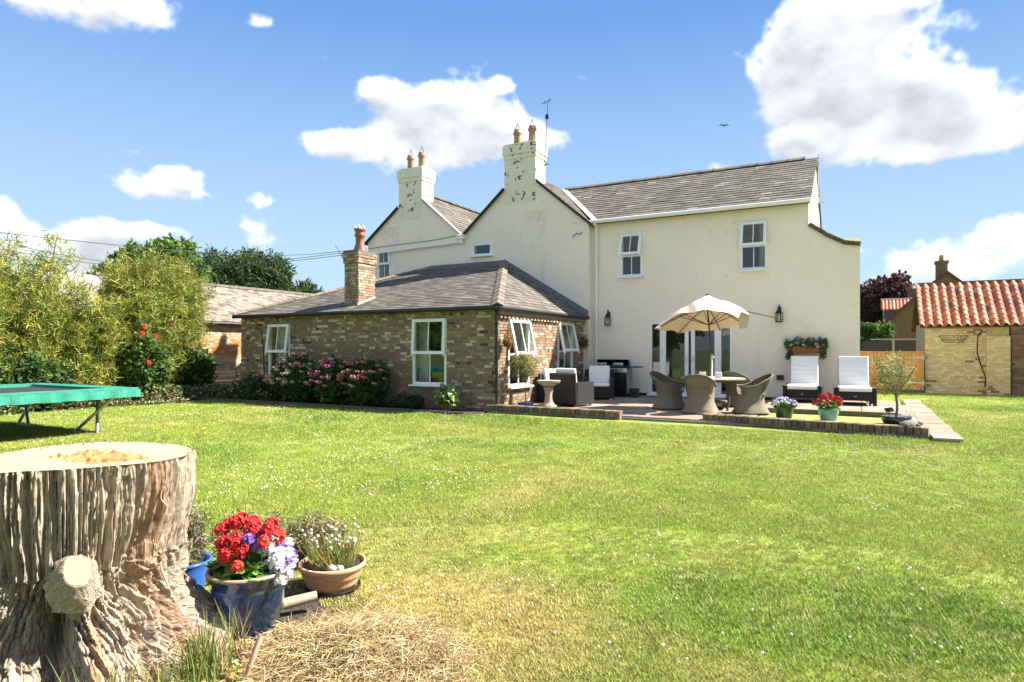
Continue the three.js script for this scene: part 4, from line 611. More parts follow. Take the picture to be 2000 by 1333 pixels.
// ---------------------------------------------------------------- tree stump
const SX = -3.29, SZ = -1.62, sightS = Math.atan2(-SZ, -SX);                     // plan angle from stump to the viewer's side of the garden
{
  const st = thing('tree_stump', 'large sawn tree stump with shaggy grey bark', 'tree stump', [SX, 0, SZ]);
  const na = 720, ny = 240, pos = [], col = [], idx = [], buv = [], r = rng(61), fibre = tex(1024, 0.5, (u, v) => { const k = 0.85 + 0.55 * (tile2(u * 70 + 3 * tfbm(u, v, 6, 2), v * 6, 70) - 0.5) + 0.5 * (tfbm(u, v * 0.3, 48, 3, 2) - 0.5) + 0.3 * (tfbm(u, v, 30, 3, 7) - 0.5); return [k, k * 0.985, k * 0.96]; }), fibreBump = tex(1024, 0.5, (u, v) => 0.5 * tile2(u * 70 + 3 * tfbm(u, v, 6, 2), v * 5, 70) + 0.3 * tile2(u * 160, v * 9, 160, 2) + 0.2 * tfbm(u, v, 24, 3, 4), false);
  const radius = (a, y) => {                                                     // a: plan angle; wide across the line of sight, flared at the foot
    const k = a - sightS, waist = 1 - 0.24 * Math.exp(-(((y - 0.38) / 0.27) ** 2)), e = waist / Math.sqrt((Math.cos(k) / 0.42) ** 2 + (Math.sin(k) / 0.56) ** 2), t = 1 - y;
    const root = 0.5 + 0.5 * Math.sin(a * 5 + 0.7) , flare = t ** 3.2 * (0.10 + 0.17 * root) + 0.02 * t;
    const kk = Math.atan2(Math.sin(k), Math.cos(k)), groove = -0.20 * Math.exp(-(((kk - 0.06 - 0.15 * (0.3 - y)) / 0.17) ** 2)) * sstep(0.52, 0.26, y) - 0.09 * Math.exp(-(((kk + 0.62 + 0.2 * y) / 0.09) ** 2)) * sstep(0.95, 0.5, y);
    return e + flare + groove + 0.05 * (fbm(Math.cos(a) * 2.2 + 5, y * 1.6, Math.sin(a) * 2.2, 3) - 0.5);
  };
  const bark = (a, y) => {                                                       // long torn strips that wander and part
    const tw = a + 0.32 * (fbm(Math.cos(a) * 2, y * 1.4, Math.sin(a) * 2, 3) - 0.5) * (1.4 - y) + (y < 0.55 ? 0.10 * Math.sin(y * 9 + a * 3) : 0);
    const cx = Math.cos(tw), cz = Math.sin(tw), s1 = Math.abs(fbm(cx * 11, y * 0.8, cz * 11, 3) - 0.5) * 2, s2 = Math.abs(fbm(cx * 32 + 3, y * 1.5 + 7, cz * 32, 3) - 0.5) * 2, fl = sstep(0.72, 0.42, y + 0.25 * (fbm(cx * 3, 4, cz * 3, 2) - 0.5)), torn = fbm(cx * 8, y * 9, cz * 8, 4);
    const s3 = Math.abs(fbm(cx * 85 + 1, y * 2.6 + 3, cz * 85, 3) - 0.5) * 2, flake = fbm(cx * 22, y * 14 + 5, cz * 22, 3);
    return 0.024 * sstep(0, 0.3, s1) + 0.018 * sstep(0, 0.32, s2) + 0.009 * sstep(0, 0.4, s3) + (0.006 + 0.020 * fl) * sstep(0.46, 0.56, torn) + (0.003 + 0.014 * fl) * sstep(0.48, 0.53, flake) + 0.008 * fl * sstep(0.5, 0.54, fbm(cx * 45, y * 30, cz * 45, 3)) - 0.045;
  };
  const barkTint = (a, y) => { const cx = Math.cos(a), cz = Math.sin(a), red = 0.8 * sstep(0.54, 0.66, fbm(cx * 5 + 2, y * 1.2, cz * 5, 4)), dk = fbm(cx * 26, y * 5, cz * 26, 3), m = 0.78 + 0.5 * dk; return [lerp(0.34, 0.34, red) * m, lerp(0.275, 0.21, red) * m, lerp(0.22, 0.135, red) * m]; };
  for (let j = 0; j <= ny; j++) for (let i = 0; i <= na; i++) { const a = i / na * Math.PI * 2, y = j / ny, top = 0.99 + 0.012 * Math.sin(a * 2), R2 = radius(a, y) + bark(a % (Math.PI * 2), y) * (j === ny ? 0.3 : 1); pos.push(Math.cos(a) * R2, y * top - 0.03 * (1 - y), Math.sin(a) * R2); col.push(...barkTint(a, y)); buv.push(a * 0.55, y + 0.05 * Math.sin(a * 3)); }
  for (let j = 0; j < ny; j++) for (let i = 0; i < na; i++) { const q = j * (na + 1) + i; idx.push(q, q + na + 1, q + 1, q + 1, q + na + 1, q + na + 2); }
  const g = new THREE.BufferGeometry(); g.setAttribute('position', new THREE.Float32BufferAttribute(pos, 3)); g.setAttribute('color', new THREE.Float32BufferAttribute(col, 3)); g.setAttribute('uv', new THREE.Float32BufferAttribute(buv, 2)); g.setIndex(idx); g.computeVertexNormals();
  part('bark', g, mat([1, 1, 1], 0.95, { vertexColors: true, map: fibre, bumpMap: fibreBump, bumpScale: 0.012 }), st);
  // sawn top: pale rings, rotten crumbling heart
  const nr = 60, tp = [], tc = [], ti = []; const hx = 0.10, hz = -0.13;
  for (let j = 0; j <= nr; j++) for (let i = 0; i <= na; i++) {
    const a = i / na * Math.PI * 2, q = j / nr, e = (radius(a, 1) - 0.006) * q, x = Math.cos(a) * e, z = Math.sin(a) * e;
    const rd = Math.hypot((x - hx) * 0.75, z - hz), rot = sstep(0.20, 0.13, rd + 0.16 * (fbm(x * 9, 1, z * 9, 4) - 0.5)), ring = 0.5 + 0.5 * Math.sin(Math.hypot(x - hx, z - hz) * 210 + 4 * fbm(x * 5, 2, z * 5, 3)), rim = sstep(0.93, 0.99, q);
    tp.push(x, 0.982 + 0.012 * Math.sin(a * 2) * q + 0.004 * fbm(x * 30, 3, z * 30, 2) - rot * (0.035 - 0.05 * fbm(x * 45, 4, z * 45, 3)) + (q > 0.98 ? 0.004 : 0), z);
    const crack = sstep(0.10, 0.0, Math.abs(((Math.atan2(z - hz, x - hx) * 1.75 + 1.2 * fbm(x * 6, 8, z * 6, 3)) % 1 + 1) % 1 - 0.5)) * sstep(0.55, 0.2, Math.hypot(x - hx, z - hz)), w = (0.82 + 0.22 * ring - 0.35 * crack) + 0.3 * (fbm(x * 4, 6, z * 4, 3) - 0.5); let c = [0.44 * w, 0.325 * w, 0.20 * w]; c = c.map((v, k) => lerp(v, [0.42, 0.17, 0.06][k] * (0.6 + 0.8 * fbm(x * 60, 7, z * 60, 2)), rot)); c = c.map((v, k) => lerp(v, [0.34, 0.26, 0.18][k], rim)); tc.push(...c);
  }
  for (let j = 0; j < nr; j++) for (let i = 0; i < na; i++) { const q = j * (na + 1) + i; ti.push(q, q + 1, q + na + 1, q + 1, q + na + 2, q + na + 1); }
  const tg = new THREE.BufferGeometry(); tg.setAttribute('position', new THREE.Float32BufferAttribute(tp, 3)); tg.setAttribute('color', new THREE.Float32BufferAttribute(tc, 3)); tg.setIndex(ti); tg.computeVertexNormals();
  part('sawn_face', tg, mat([1, 1, 1], 0.85, { vertexColors: true }), st).userData.label = 'pale sawn top with a crumbling orange heart';
  // sawn branch stub on the side
  const sa = sightS - 0.10, base = V(Math.cos(sa) * 0.44, 0.56, Math.sin(sa) * 0.44), out = V(Math.cos(sa - 0.1), 0.75, Math.sin(sa - 0.1)).normalize();
  const knot = (q) => 1 + 0.7 * (fbm(Math.cos(q) * 1.6 + 4, 2, Math.sin(q) * 1.6, 3) - 0.5) + 0.12 * Math.cos(2 * q);
  const kg = new THREE.CylinderGeometry(0.062, 0.12, 0.12, 48, 10), kp = kg.attributes.position; for (let i = 0; i < kp.count; i++) { const x = kp.getX(i), y = kp.getY(i), z = kp.getZ(i), k = Math.hypot(x, z); if (k > 0.05) { const s = knot(Math.atan2(z, x)) + (Math.abs(y) < 0.055 ? 0.5 * (fbm(x * 34, y * 16, z * 34, 4) - 0.5) : 0); kp.setX(i, x * s); kp.setZ(i, z * s); } } kg.computeVertexNormals();
  const stub = part('branch_stub', kg, mat([0.40, 0.335, 0.265], 0.95, { map: fibre, bumpMap: fibreBump, bumpScale: 0.012 }), st); stub.position.copy(base).addScaledVector(out, -0.025); stub.quaternion.setFromUnitVectors(V(0, 1, 0), out);
  const ringTex = tex(256, 1, (u, v) => { const d = Math.hypot(u - 0.47, v - 0.52), k = 0.86 + 0.10 * Math.sin(d * 120 + 5 * tfbm(u, v, 5, 3)) + 0.4 * (tfbm(u, v, 9, 4, 2) - 0.5), cr = sstep(0.03, 0.0, Math.abs(((Math.atan2(v - 0.52, u - 0.47) + 3.15) * 1.6 + tfbm(u, v, 6, 2)) % 1 - 0.5) - 0.0) * sstep(0.5, 0.1, d) * 0.4; return [0.50 * k * (1 - cr), 0.44 * k * (1 - cr), 0.32 * k * (1 - cr)]; });
  part('sawn_end', (() => { const c = new THREE.CircleGeometry(0.057, 48).rotateX(-Math.PI / 2), p = c.attributes.position; for (let i = 1; i < p.count; i++) { const q = knot(Math.atan2(p.getZ(i), p.getX(i))); p.setX(i, p.getX(i) * q); p.setZ(i, p.getZ(i) * q); } return c; })(), mat([0.62, 0.62, 0.60], 0.9, { map: ringTex }), stub, [0, 0.0615, 0]);
  for (let k = 0; k < 7; k++) { const a = sa + rr(-0.16, 0.12, r), y = rr(0.36, 0.52, r), R2 = radius(a, y) - 0.01, s = part('broken_wood', softBox(rr(0.03, 0.06, r), rr(0.07, 0.14, r), 0.03, 0.008), mat(pick([[0.52, 0.40, 0.26], [0.46, 0.30, 0.16], [0.50, 0.44, 0.34]], r), 0.95, { map: grainTex, bumpMap: grainBump, bumpScale: 0.02 }), st, [Math.cos(a) * R2, y, Math.sin(a) * R2]); s.rotation.set(rr(-0.5, 0.3, r), -a + Math.PI / 2 + rr(-0.4, 0.4, r), rr(-0.7, 0.7, r)); }
  // loose curls of bark
  const curlM = mat([0.40, 0.29, 0.20], 0.95, { map: grainTex }); for (let k = 0; k < 12; k++) { const a = sightS + rr(-1.3, 1.2, r), y = rr(0.2, 0.97, r), R2 = radius(a, y) + 0.005, p = V(Math.cos(a) * R2, y, Math.sin(a) * R2), o2 = V(Math.cos(a), 0, Math.sin(a)), l = rr(0.06, 0.16, r); part('bark_curl', tube([p, p.clone().addScaledVector(o2, 0.012).add(V(rr(-0.02, 0.02, r), -l * 0.5, rr(-0.02, 0.02, r))), p.clone().addScaledVector(o2, rr(0.015, 0.03, r)).add(V(rr(-0.03, 0.03, r), -l, rr(-0.03, 0.03, r)))], rr(0.003, 0.006, r), 6, 4), curlM, st); }
}

// ---------------------------------------------------------------- pots by the stump
const soilIn = (r, y, parent) => part('soil', new THREE.CylinderGeometry(r, r, 0.02, 24).translate(0, y, 0), M.soil, parent);
const glazeTex = tex(256, 1, (u, v) => { const f = tfbm(u, v * 0.35, 7, 4), k = tfbm(u, v, 16, 3, 4); return [lerp(0.006, 0.05, sstep(0.5, 0.8, f)) + 0.04 * sstep(0.62, 0.75, k), lerp(0.022, 0.12, sstep(0.45, 0.8, f)) + 0.04 * sstep(0.62, 0.75, k), lerp(0.05, 0.34, sstep(0.42, 0.75, f))]; });
const geraniumLeaf = (() => { const s = new THREE.Shape(); for (let k = 0; k <= 40; k++) { const a = k / 40 * Math.PI * 2, q = 0.036 * (1 + 0.14 * Math.sin(a * 7)) * (Math.abs(a - Math.PI * 1.5) < 0.25 ? 0.45 : 1); if (k) s.lineTo(Math.cos(a) * q, Math.sin(a) * q); else s.moveTo(Math.cos(a) * q, Math.sin(a) * q); } return new THREE.ShapeGeometry(s).rotateX(-Math.PI / 2); })();
const redM = solid([0.56, 0.012, 0.018]), orangeM = solid([0.62, 0.05, 0.03]), whiteF = solid([0.78, 0.78, 0.80]), purpleM = solid([0.24, 0.13, 0.52]), lilacM = solid([0.55, 0.45, 0.72]), pinkM = solid([0.62, 0.16, 0.26]), palePink = solid([0.66, 0.42, 0.38]);
const stemM = mat([0.10, 0.16, 0.04], 0.7), ballBig = floretBall(42, 0.042, 0.021, rng(71)), ballSmall = floretBall(26, 0.026, 0.014, rng(72));
function geraniumHeads(t, heads, m) { for (const [x, y, z, s] of heads) { const h = part('flower_head', ballBig, m, t, [x, y, z]); h.scale.set(1, 0.8 + 0.3 * Math.abs(Math.sin(x * 90)), 1).multiplyScalar((s ?? 1) * (0.68 + 0.22 * Math.abs(Math.sin(z * 70 + x * 30)))); h.rotation.y = x * 40; part('stem', bar([x * 0.35, 0.20, z * 0.35], [x, y - 0.02, z], 0.003, 0.003, 4), stemM, t); } }
{
  const r = rng(73), SIGHT = Math.atan2(2.79, 2.28);
  const p = thing('flower_pot', 'glossy dark blue pot of red geraniums and white alyssum beside the stump', 'flower pot', [-2.87, 0, -2.33], 0.4);
  part('pot', lathe([[0, 0], [0.13, 0], [0.145, 0.02], [0.175, 0.16], [0.19, 0.235], [0.182, 0.25], [0.187, 0.26], [0.198, 0.30], [0.215, 0.318], [0.212, 0.328], [0.185, 0.318], [0.175, 0.27], [0, 0.27]], 48), phys([1, 1, 1], 0.12, { map: glazeTex, clearcoat: 0.8, clearcoatRoughness: 0.08 }), p);
  part('rim', new THREE.TorusGeometry(0.203, 0.012, 8, 48).rotateX(Math.PI / 2).translate(0, 0.322, 0), mat([0.34, 0.26, 0.18], 0.45), p); soilIn(0.178, 0.28, p);
  const leaves = []; for (let k = 0; k < 170; k++) { const a = r() * 6.28, q = Math.sqrt(r()) * 0.19; leaves.push([Math.cos(a) * q, 0.30 + 0.13 * r() * (1.2 - q * 4), Math.sin(a) * q, rr(0.7, 1.2, r)]); }
  scatter('leaves', geraniumLeaf, leafMat(0.8, 0.3), p, leaves, mixTint([[0.11, 0.22, 0.03], [0.14, 0.26, 0.04], [0.08, 0.16, 0.025]]), r, [0.8, 1.2], 1.4);
  geraniumHeads(p, [[-0.13, 0.54, 0.05], [-0.06, 0.57, 0.02, 1.1], [0.0, 0.56, -0.02, 1.1], [-0.08, 0.49, 0.12], [-0.02, 0.50, 0.11, 1.1], [0.04, 0.54, 0.05], [-0.15, 0.53, -0.06], [-0.05, 0.44, 0.14], [0.02, 0.45, 0.12], [-0.09, 0.55, -0.08], [0.10, 0.55, -0.05], [0.12, 0.54, 0.03, 0.95]], redM); geraniumHeads(p, [[0.12, 0.49, 0.08, 0.95], [0.02, 0.385, 0.165, 0.85], [0.15, 0.50, 0.0]], orangeM);
  for (let k = 0; k < 46; k++) { const a = -0.15 + rr(-0.7, 0.55, r), q = rr(0.10, 0.225, r); part('flower_head', ballSmall, k % 7 === 3 ? purpleM : k % 9 === 4 ? lilacM : whiteF, p, [Math.cos(a) * q, rr(0.36, 0.50, r) - (q - 0.10) * 0.7, Math.sin(a) * q]); }
  for (let k = 0; k < 9; k++) { const a = rr(0.0, 1.2, r), q = rr(0.05, 0.16, r); part('flower_head', ballSmall, purpleM, p, [Math.cos(a) * q, rr(0.44, 0.52, r), Math.sin(a) * q]); }

  const b = thing('flower_pot', 'ribbed terracotta bowl of thrift with pale pink seed heads', 'flower pot', [-2.89, 0, -2.96]);
  part('saucer', lathe([[0, 0], [0.16, 0], [0.175, 0.03], [0.165, 0.03], [0.15, 0.012], [0, 0.012]], 32), M.black, b);
  part('pot', lathe([[0, 0.013], [0.135, 0.013], [0.15, 0.045], [0.158, 0.05], [0.156, 0.06], [0.172, 0.095], [0.180, 0.10], [0.178, 0.11], [0.192, 0.145], [0.205, 0.155], [0.205, 0.175], [0.19, 0.178], [0.18, 0.14], [0, 0.14]], 48), mat([0.56, 0.33, 0.18], 0.85, { map: grainTex }), b); soilIn(0.182, 0.15, b);
  const blade = leafGeo(0.16, 0.006, 0.1, 0.15), grass = []; for (let k = 0; k < 520; k++) { const a = r() * 6.28, q = Math.sqrt(r()) * 0.15; grass.push([Math.cos(a) * q, 0.155, Math.sin(a) * q, rr(0.5, 1.15, r)]); }
  scatter('leaves', blade, leafMat(0.8, 0.3), b, grass, mixTint([[0.13, 0.22, 0.05], [0.20, 0.27, 0.07], [0.30, 0.28, 0.08], [0.40, 0.24, 0.07]]), r, [0.8, 1.3], 0.9);
  const head = new THREE.IcosahedronGeometry(0.010, 1); for (let k = 0; k < 44; k++) { const a = r() * 6.28, q = rr(0.02, 0.13, r), l = rr(0.10, 0.25, r), e = [Math.cos(a) * q * (1 + l * 2.4), 0.15 + l, Math.sin(a) * q * (1 + l * 2.4)]; part('flower_stem', bar([Math.cos(a) * q, 0.15, Math.sin(a) * q], e, 0.0016, 0.0016, 3), stemM, b); part('seed_head', head, k % 3 ? solid([0.60, 0.46, 0.38]) : whiteF, b, e); }
  part('stone', new THREE.DodecahedronGeometry(0.035, 1).scale(1, 0.7, 0.8), mat([0.34, 0.33, 0.31], 0.9), b, [0.09, 0.175, 0.10]); part('stone', new THREE.DodecahedronGeometry(0.026, 1), mat([0.40, 0.38, 0.35], 0.9), b, [0.12, 0.165, 0.06]);

  const c = thing('flower_pot', 'tall bright blue glazed pot half hidden by the stump', 'flower pot', [-3.50, 0, -2.38]);
  part('pot', lathe([[0, 0], [0.085, 0], [0.095, 0.02], [0.135, 0.20], [0.145, 0.24], [0.155, 0.25], [0.15, 0.262], [0.13, 0.25], [0.12, 0.21], [0, 0.21]], 36), phys([0.035, 0.13, 0.46], 0.25, { clearcoat: 0.6 }), c); soilIn(0.12, 0.215, c);
  const spike = clump(9, 0.05, 0.008, 0.018, r); const lav = []; for (let k = 0; k < 60; k++) { const a = r() * 6.28, q = rr(0, 0.12, r), hgt = rr(0.10, 0.34, r); part('stem', bar([Math.cos(a) * q * 0.6, 0.21, Math.sin(a) * q * 0.6], [Math.cos(a) * q * 1.6, 0.22 + hgt, Math.sin(a) * q * 1.6], 0.002, 0.002, 3), stemM, c); for (let j = 0; j < 7; j++) lav.push([Math.cos(a) * q * (0.7 + 0.13 * j), 0.22 + hgt * (0.25 + j * 0.125), Math.sin(a) * q * (0.7 + 0.13 * j)]); }
  scatter('leaves', spike, leafMat(0.9, 0.2), c, lav, mixTint([[0.20, 0.19, 0.10], [0.14, 0.15, 0.08], [0.24, 0.18, 0.14]]), r);
  for (const [x, z, s, l] of [[-3.62, -2.95, 0.8, 'dry grey lavender bush behind the blue pot and stump'], [-3.36, -3.28, 0.62, 'dry grey lavender bush behind the pot of red geraniums']]) {
    const t = thing('lavender_bush', l, 'lavender', [x, 0, z]); const pts = []; for (let k = 0; k < 110; k++) { const a = r() * 6.28, q = Math.sqrt(r()) * 0.34 * s, hgt = rr(0.22, 0.46, r) * s * (1.15 - q); for (let j = 0; j < 8; j++) pts.push([Math.cos(a) * q * (0.5 + 0.07 * j), 0.02 + hgt * j / 7.2, Math.sin(a) * q * (0.5 + 0.07 * j)]); }
    scatter('leaves', spike, leafMat(0.9, 0.2), t, pts, mixTint([[0.25, 0.24, 0.11], [0.18, 0.19, 0.08], [0.30, 0.21, 0.16]]), r); part('stem', join(...Array.from({ length: 14 }, (_, k) => bar([0, 0, 0], [Math.cos(k) * 0.15 * s, 0.25 * s, Math.sin(k) * 0.15 * s], 0.005, 0.003, 4))), mat([0.14, 0.10, 0.07], 0.95), t);
  }
  // heap of dry grass clippings
  const heapAt = (x, z) => { const q = Math.hypot((x + 2.10) / 0.46, (z + 2.34) / 0.36); return 0.095 * Math.exp(-q * q * 1.3) * (0.5 + fbm(x * 4, 5, z * 4, 3)) + 0.04 * (fbm(x * 9, 0, z * 9, 3) - 0.4) * sstep(1.6, 0.6, q); };
  const hay = thing('grass_heap', 'heap of dry straw coloured grass clippings in front of the pots', 'grass heap', [-2.1, 0, -2.34]); hay.userData.kind = 'stuff';
  const hg = new THREE.PlaneGeometry(2.0, 1.5, 80, 60).rotateX(-Math.PI / 2), hp = hg.attributes.position; for (let i = 0; i < hp.count; i++) { const x = hp.getX(i) - 2.1, z = hp.getZ(i) - 2.34; hp.setY(i, Math.max(heapAt(x, z) - 0.012, -0.02)); } hg.computeVertexNormals(); part('mound', hg, mat([0.30, 0.20, 0.10], 1, { map: grainTex }), hay);
  const straw = new THREE.CylinderGeometry(0.0014, 0.0010, 0.18, 4, 3).rotateZ(Math.PI / 2); { const q = straw.attributes.position; for (let i = 0; i < q.count; i++) q.setY(i, q.getY(i) + 0.012 * (1 - (q.getX(i) / 0.08) ** 2)); straw.computeVertexNormals(); }
  const ss = []; for (let k = 0; k < 14000; k++) { const a = r() * 6.28, q = Math.sqrt(r()) * 1.25, x = Math.cos(a) * q * 0.58, z = Math.sin(a) * q * 0.46; if (r() < sstep(0.45, 1.15, q + 0.5 * (fbm(x * 5, 3, z * 5, 3) - 0.5))) continue; ss.push([x, heapAt(x - 2.1, z - 2.34) + rr(-0.008, 0.022, r), z]); }
  scatter('straw', straw, leafMat(0.9, 0.1), hay, ss, mixTint([[0.40, 0.28, 0.14], [0.48, 0.36, 0.19], [0.26, 0.16, 0.08], [0.58, 0.48, 0.30], [0.33, 0.30, 0.13]], 0.3), r, [0.25, 1.4], 1.0);
  // bare soil and wood chips between stump, pots and clippings
  const patch = new THREE.Shape(); for (let k = 0; k < 40; k++) { const a = k / 40 * 6.283, q = 0.82 + 0.25 * fbm(Math.cos(a) * 2, 1, Math.sin(a) * 2, 3); patch[k ? 'lineTo' : 'moveTo'](Math.cos(a) * 0.72 * q, Math.sin(a) * 0.66 * q); }
  tag(struct('bare_soil', new THREE.ShapeGeometry(patch).rotateX(-Math.PI / 2), M.soil, [-2.95, 0.004, -2.38]), 'bare dark soil under the pots beside the stump', 'soil');
  const chips = []; for (let k = 0; k < 1500; k++) { const a = r() * 6.28, q = Math.sqrt(r()); chips.push([-2.62 + Math.cos(a) * q * 0.55, rr(0.006, 0.018, r), -2.02 + Math.sin(a) * q * 0.42]); }
  const wc = thing('wood_chips', 'scattered orange wood chips between the stump and the clippings', 'wood chips'); wc.userData.kind = 'stuff'; scatter('chips', new THREE.BoxGeometry(0.026, 0.004, 0.009), leafMat(0.95, 0.02), wc, chips, mixTint([[0.42, 0.24, 0.11], [0.52, 0.34, 0.17], [0.34, 0.17, 0.08], [0.58, 0.44, 0.26]]), r, [0.5, 1.6], 0.8);
  const log = thing('cut_branch', 'short pale sawn branch lying on the clippings near the terracotta bowl', 'branch', [-2.78, 0.07, -2.60], 0.9); part('wood', bar([-0.09, 0, 0], [0.09, 0.02, 0], 0.032, 0.028, 12), mat([0.46, 0.36, 0.25], 0.95, { map: grainTex }), log);
  const stick = thing('cut_branch', 'thin stick standing out of the clippings at the foot of the stump', 'branch', [-2.42, 0.0, -1.93], 0.3); part('wood', tube([[0, 0, 0], [0.03, 0.10, -0.02], [0.05, 0.20, -0.06]], 0.013, 10, 7), mat([0.44, 0.31, 0.22], 0.95, { map: grainTex }), stick);
}

// ---------------------------------------------------------------- trampoline
{
  const t = thing('trampoline', 'rectangular trampoline with bright green edge pads on steel legs', 'trampoline', [-13.12, 0, -4.65]), r = rng(81);
  const hx = 1.65, hz = 2.25, y = 0.76, green = phys([0.03, 0.30, 0.215], 0.38, { clearcoat: 0.25, bumpMap: clothBump, bumpScale: 0.02 });
  part('jumping_mat', box(2 * hx - 0.7, 0.012, 2 * hz - 0.7, 0, y - 0.012, 0), mat([0.02, 0.02, 0.022], 0.8, { bumpMap: weaveBump, bumpScale: 0.002 }), t);
  const fr = [[-hx, -hz], [hx, -hz], [hx, hz], [-hx, hz]].map(([a, b]) => V(a * 0.97, y - 0.06, b * 0.97)); part('frame', join(...fr.map((p, k) => bar(p, fr[(k + 1) % 4], 0.028, 0.028, 10))), M.steel, t);
  const pad = (w, l, x, z, turn) => { const g = new THREE.BoxGeometry(w, 0.05, l, 5, 1, 26), p = g.attributes.position; for (let i = 0; i < p.count; i++) p.setY(i, p.getY(i) + (p.getY(i) > 0 ? 0.012 * fbm(p.getX(i) * 6 + x, 2, p.getZ(i) * 4 + z, 3) : 0)); g.computeVertexNormals(); part('edge_pad', g, green, t, [x, y + 0.012, z], [0, turn, 0]); };
  const wide = 0.40; for (const s of [-1, 1]) { for (const k of [-1, 1]) { pad(wide, hz - 0.012, s * (hx - wide / 2 + 0.03), k * hz / 2, 0); pad(wide, hx - wide - 0.0, k * (hx - wide) / 2, s * (hz - wide / 2 + 0.03), Math.PI / 2); } }
  const skirt = (len) => { const g = new THREE.PlaneGeometry(len, 0.13, 90, 3), p = g.attributes.position; for (let i = 0; i < p.count; i++) { const x = p.getX(i), v = (0.065 - p.getY(i)) / 0.13; p.setZ(i, v * (0.022 * Math.sin(x * 17) + 0.06 * (fbm(x * 5, v, 1, 3) - 0.5))); p.setY(i, p.getY(i) - v * 0.03 * (fbm(x * 2.5, 4, 2, 2) - 0.4)); } g.computeVertexNormals(); return g; };
  for (const s of [-1, 1]) { part('skirt', skirt(2 * hz + 0.06), green, t, [s * (hx + 0.035), y - 0.055, 0], [0, Math.PI / 2, 0]); part('skirt', skirt(2 * hx + 0.06), green, t, [0, y - 0.055, s * (hz + 0.035)]); }
  const tubeM = mat([0.42, 0.43, 0.45], 0.35, { metalness: 0.85 });
  for (const s of [-1, 1]) for (const k of [-1, 1]) { const z0 = s * (hz - 0.35), x0 = k * (hx - 0.05), f0 = V(k * (hx - 0.28), 0.025, s * (hz - 0.55)), f1 = V(k * (hx - 0.85), 0.025, s * (hz - 0.62)); part('leg', join(bar([k * (hx - 0.62), y - 0.07, z0], f0, 0.028), bar([x0, y - 0.07, z0 - s * 0.0], f1, 0.028), bar(f0, f1, 0.026)), tubeM, t); }
}
// ---------------------------------------------------------------- bird, wires
{
  const b = thing('bird', 'small dark bird flying above the roof', 'bird', [-7.46, 15.5, -41.5], 0.5);
  const wing = (s) => prism([V(0, 0, 0.05), V(s * 0.16, 0.07, 0.02), V(s * 0.34, 0.02, -0.10), V(s * 0.14, 0.05, -0.06), V(0, 0, -0.06)], V(0, 0.012, 0));
  const body = new THREE.SphereGeometry(0.05, 12, 8).scale(0.8, 0.75, 2.4), tail = prism([V(-0.015, 0, -0.10), V(0.015, 0, -0.10), V(0.05, 0, -0.24), V(-0.05, 0, -0.24)], V(0, 0.008, 0)), headG = new THREE.SphereGeometry(0.035, 10, 8).translate(0, 0.015, 0.12), beak = new THREE.ConeGeometry(0.012, 0.04, 6).rotateX(Math.PI / 2).translate(0, 0.012, 0.165);
  part('body', join(body, tail, headG, beak, wing(1), wing(-1)), mat([0.03, 0.028, 0.028], 0.8), b);
  const wire = (pts, l) => { const w = shade(new THREE.Mesh(tube(pts, 0.011, 60, 5), mat([0.06, 0.06, 0.065], 0.6))); w.name = numbered('overhead_wire'); scene.add(w); tag(w, l, 'wire'); };
  wire([[-26, 5.4, 2], [-20, 4.55, -7], [-18.4, 4.5, -12], [-17.2, 4.75, -15.8], [-16.4, 5.3, -18.6]], 'overhead wire from the far garden to the gable above the bamboo');
  wire([[-38, 7.2, -12], [-28, 5.2, -15], [-22, 4.85, -17], [-16.4, 5.25, -18.6]], 'overhead wire slung past the dark yew to the gable');
  wire([[-38, 6.9, -11], [-28, 5.05, -14.6], [-22, 4.75, -16.8], [-16.4, 5.15, -18.6]], 'lower overhead wire slung past the dark yew to the gable');
}

// ---------------------------------------------------------------- trees, shrubs and borders
function lumpy(n, [cx, cy, cz], [rx, ry, rz], r, { hollow = 0.55, lobes = 1, cut = 0.36, floor = -1 } = {}) {   // points through a crown, thicker near an uneven outside, gaps left open
  const out = []; let guard = 0;
  while (out.length < n && guard++ < n * 30) {
    const d = V(rr(-1, 1, r), rr(-1, 1, r), rr(-1, 1, r)); const l = d.length(); if (l > 1 || l < 0.05) continue; d.divideScalar(l); if (d.y < floor) continue;
    const out1 = 0.72 + 0.75 * (fbm(d.x * 2.1 * lobes + cx, d.y * 2.1 * lobes + cy, d.z * 2.1 * lobes + cz, 3) - 0.38), q = lerp(hollow, 1, r() ** 0.6) * out1, p = [cx + d.x * rx * q, cy + d.y * ry * q, cz + d.z * rz * q];
    if (noise3(p[0] * 1.7 / Math.max(0.5, rx * 0.3), p[1] * 1.7 / Math.max(0.5, rx * 0.3), p[2] * 1.7 / Math.max(0.5, rx * 0.3)) < cut) continue; out.push(p);
  } return out;
}
const barkM = mat([0.13, 0.10, 0.075], 0.95, { map: grainTex });
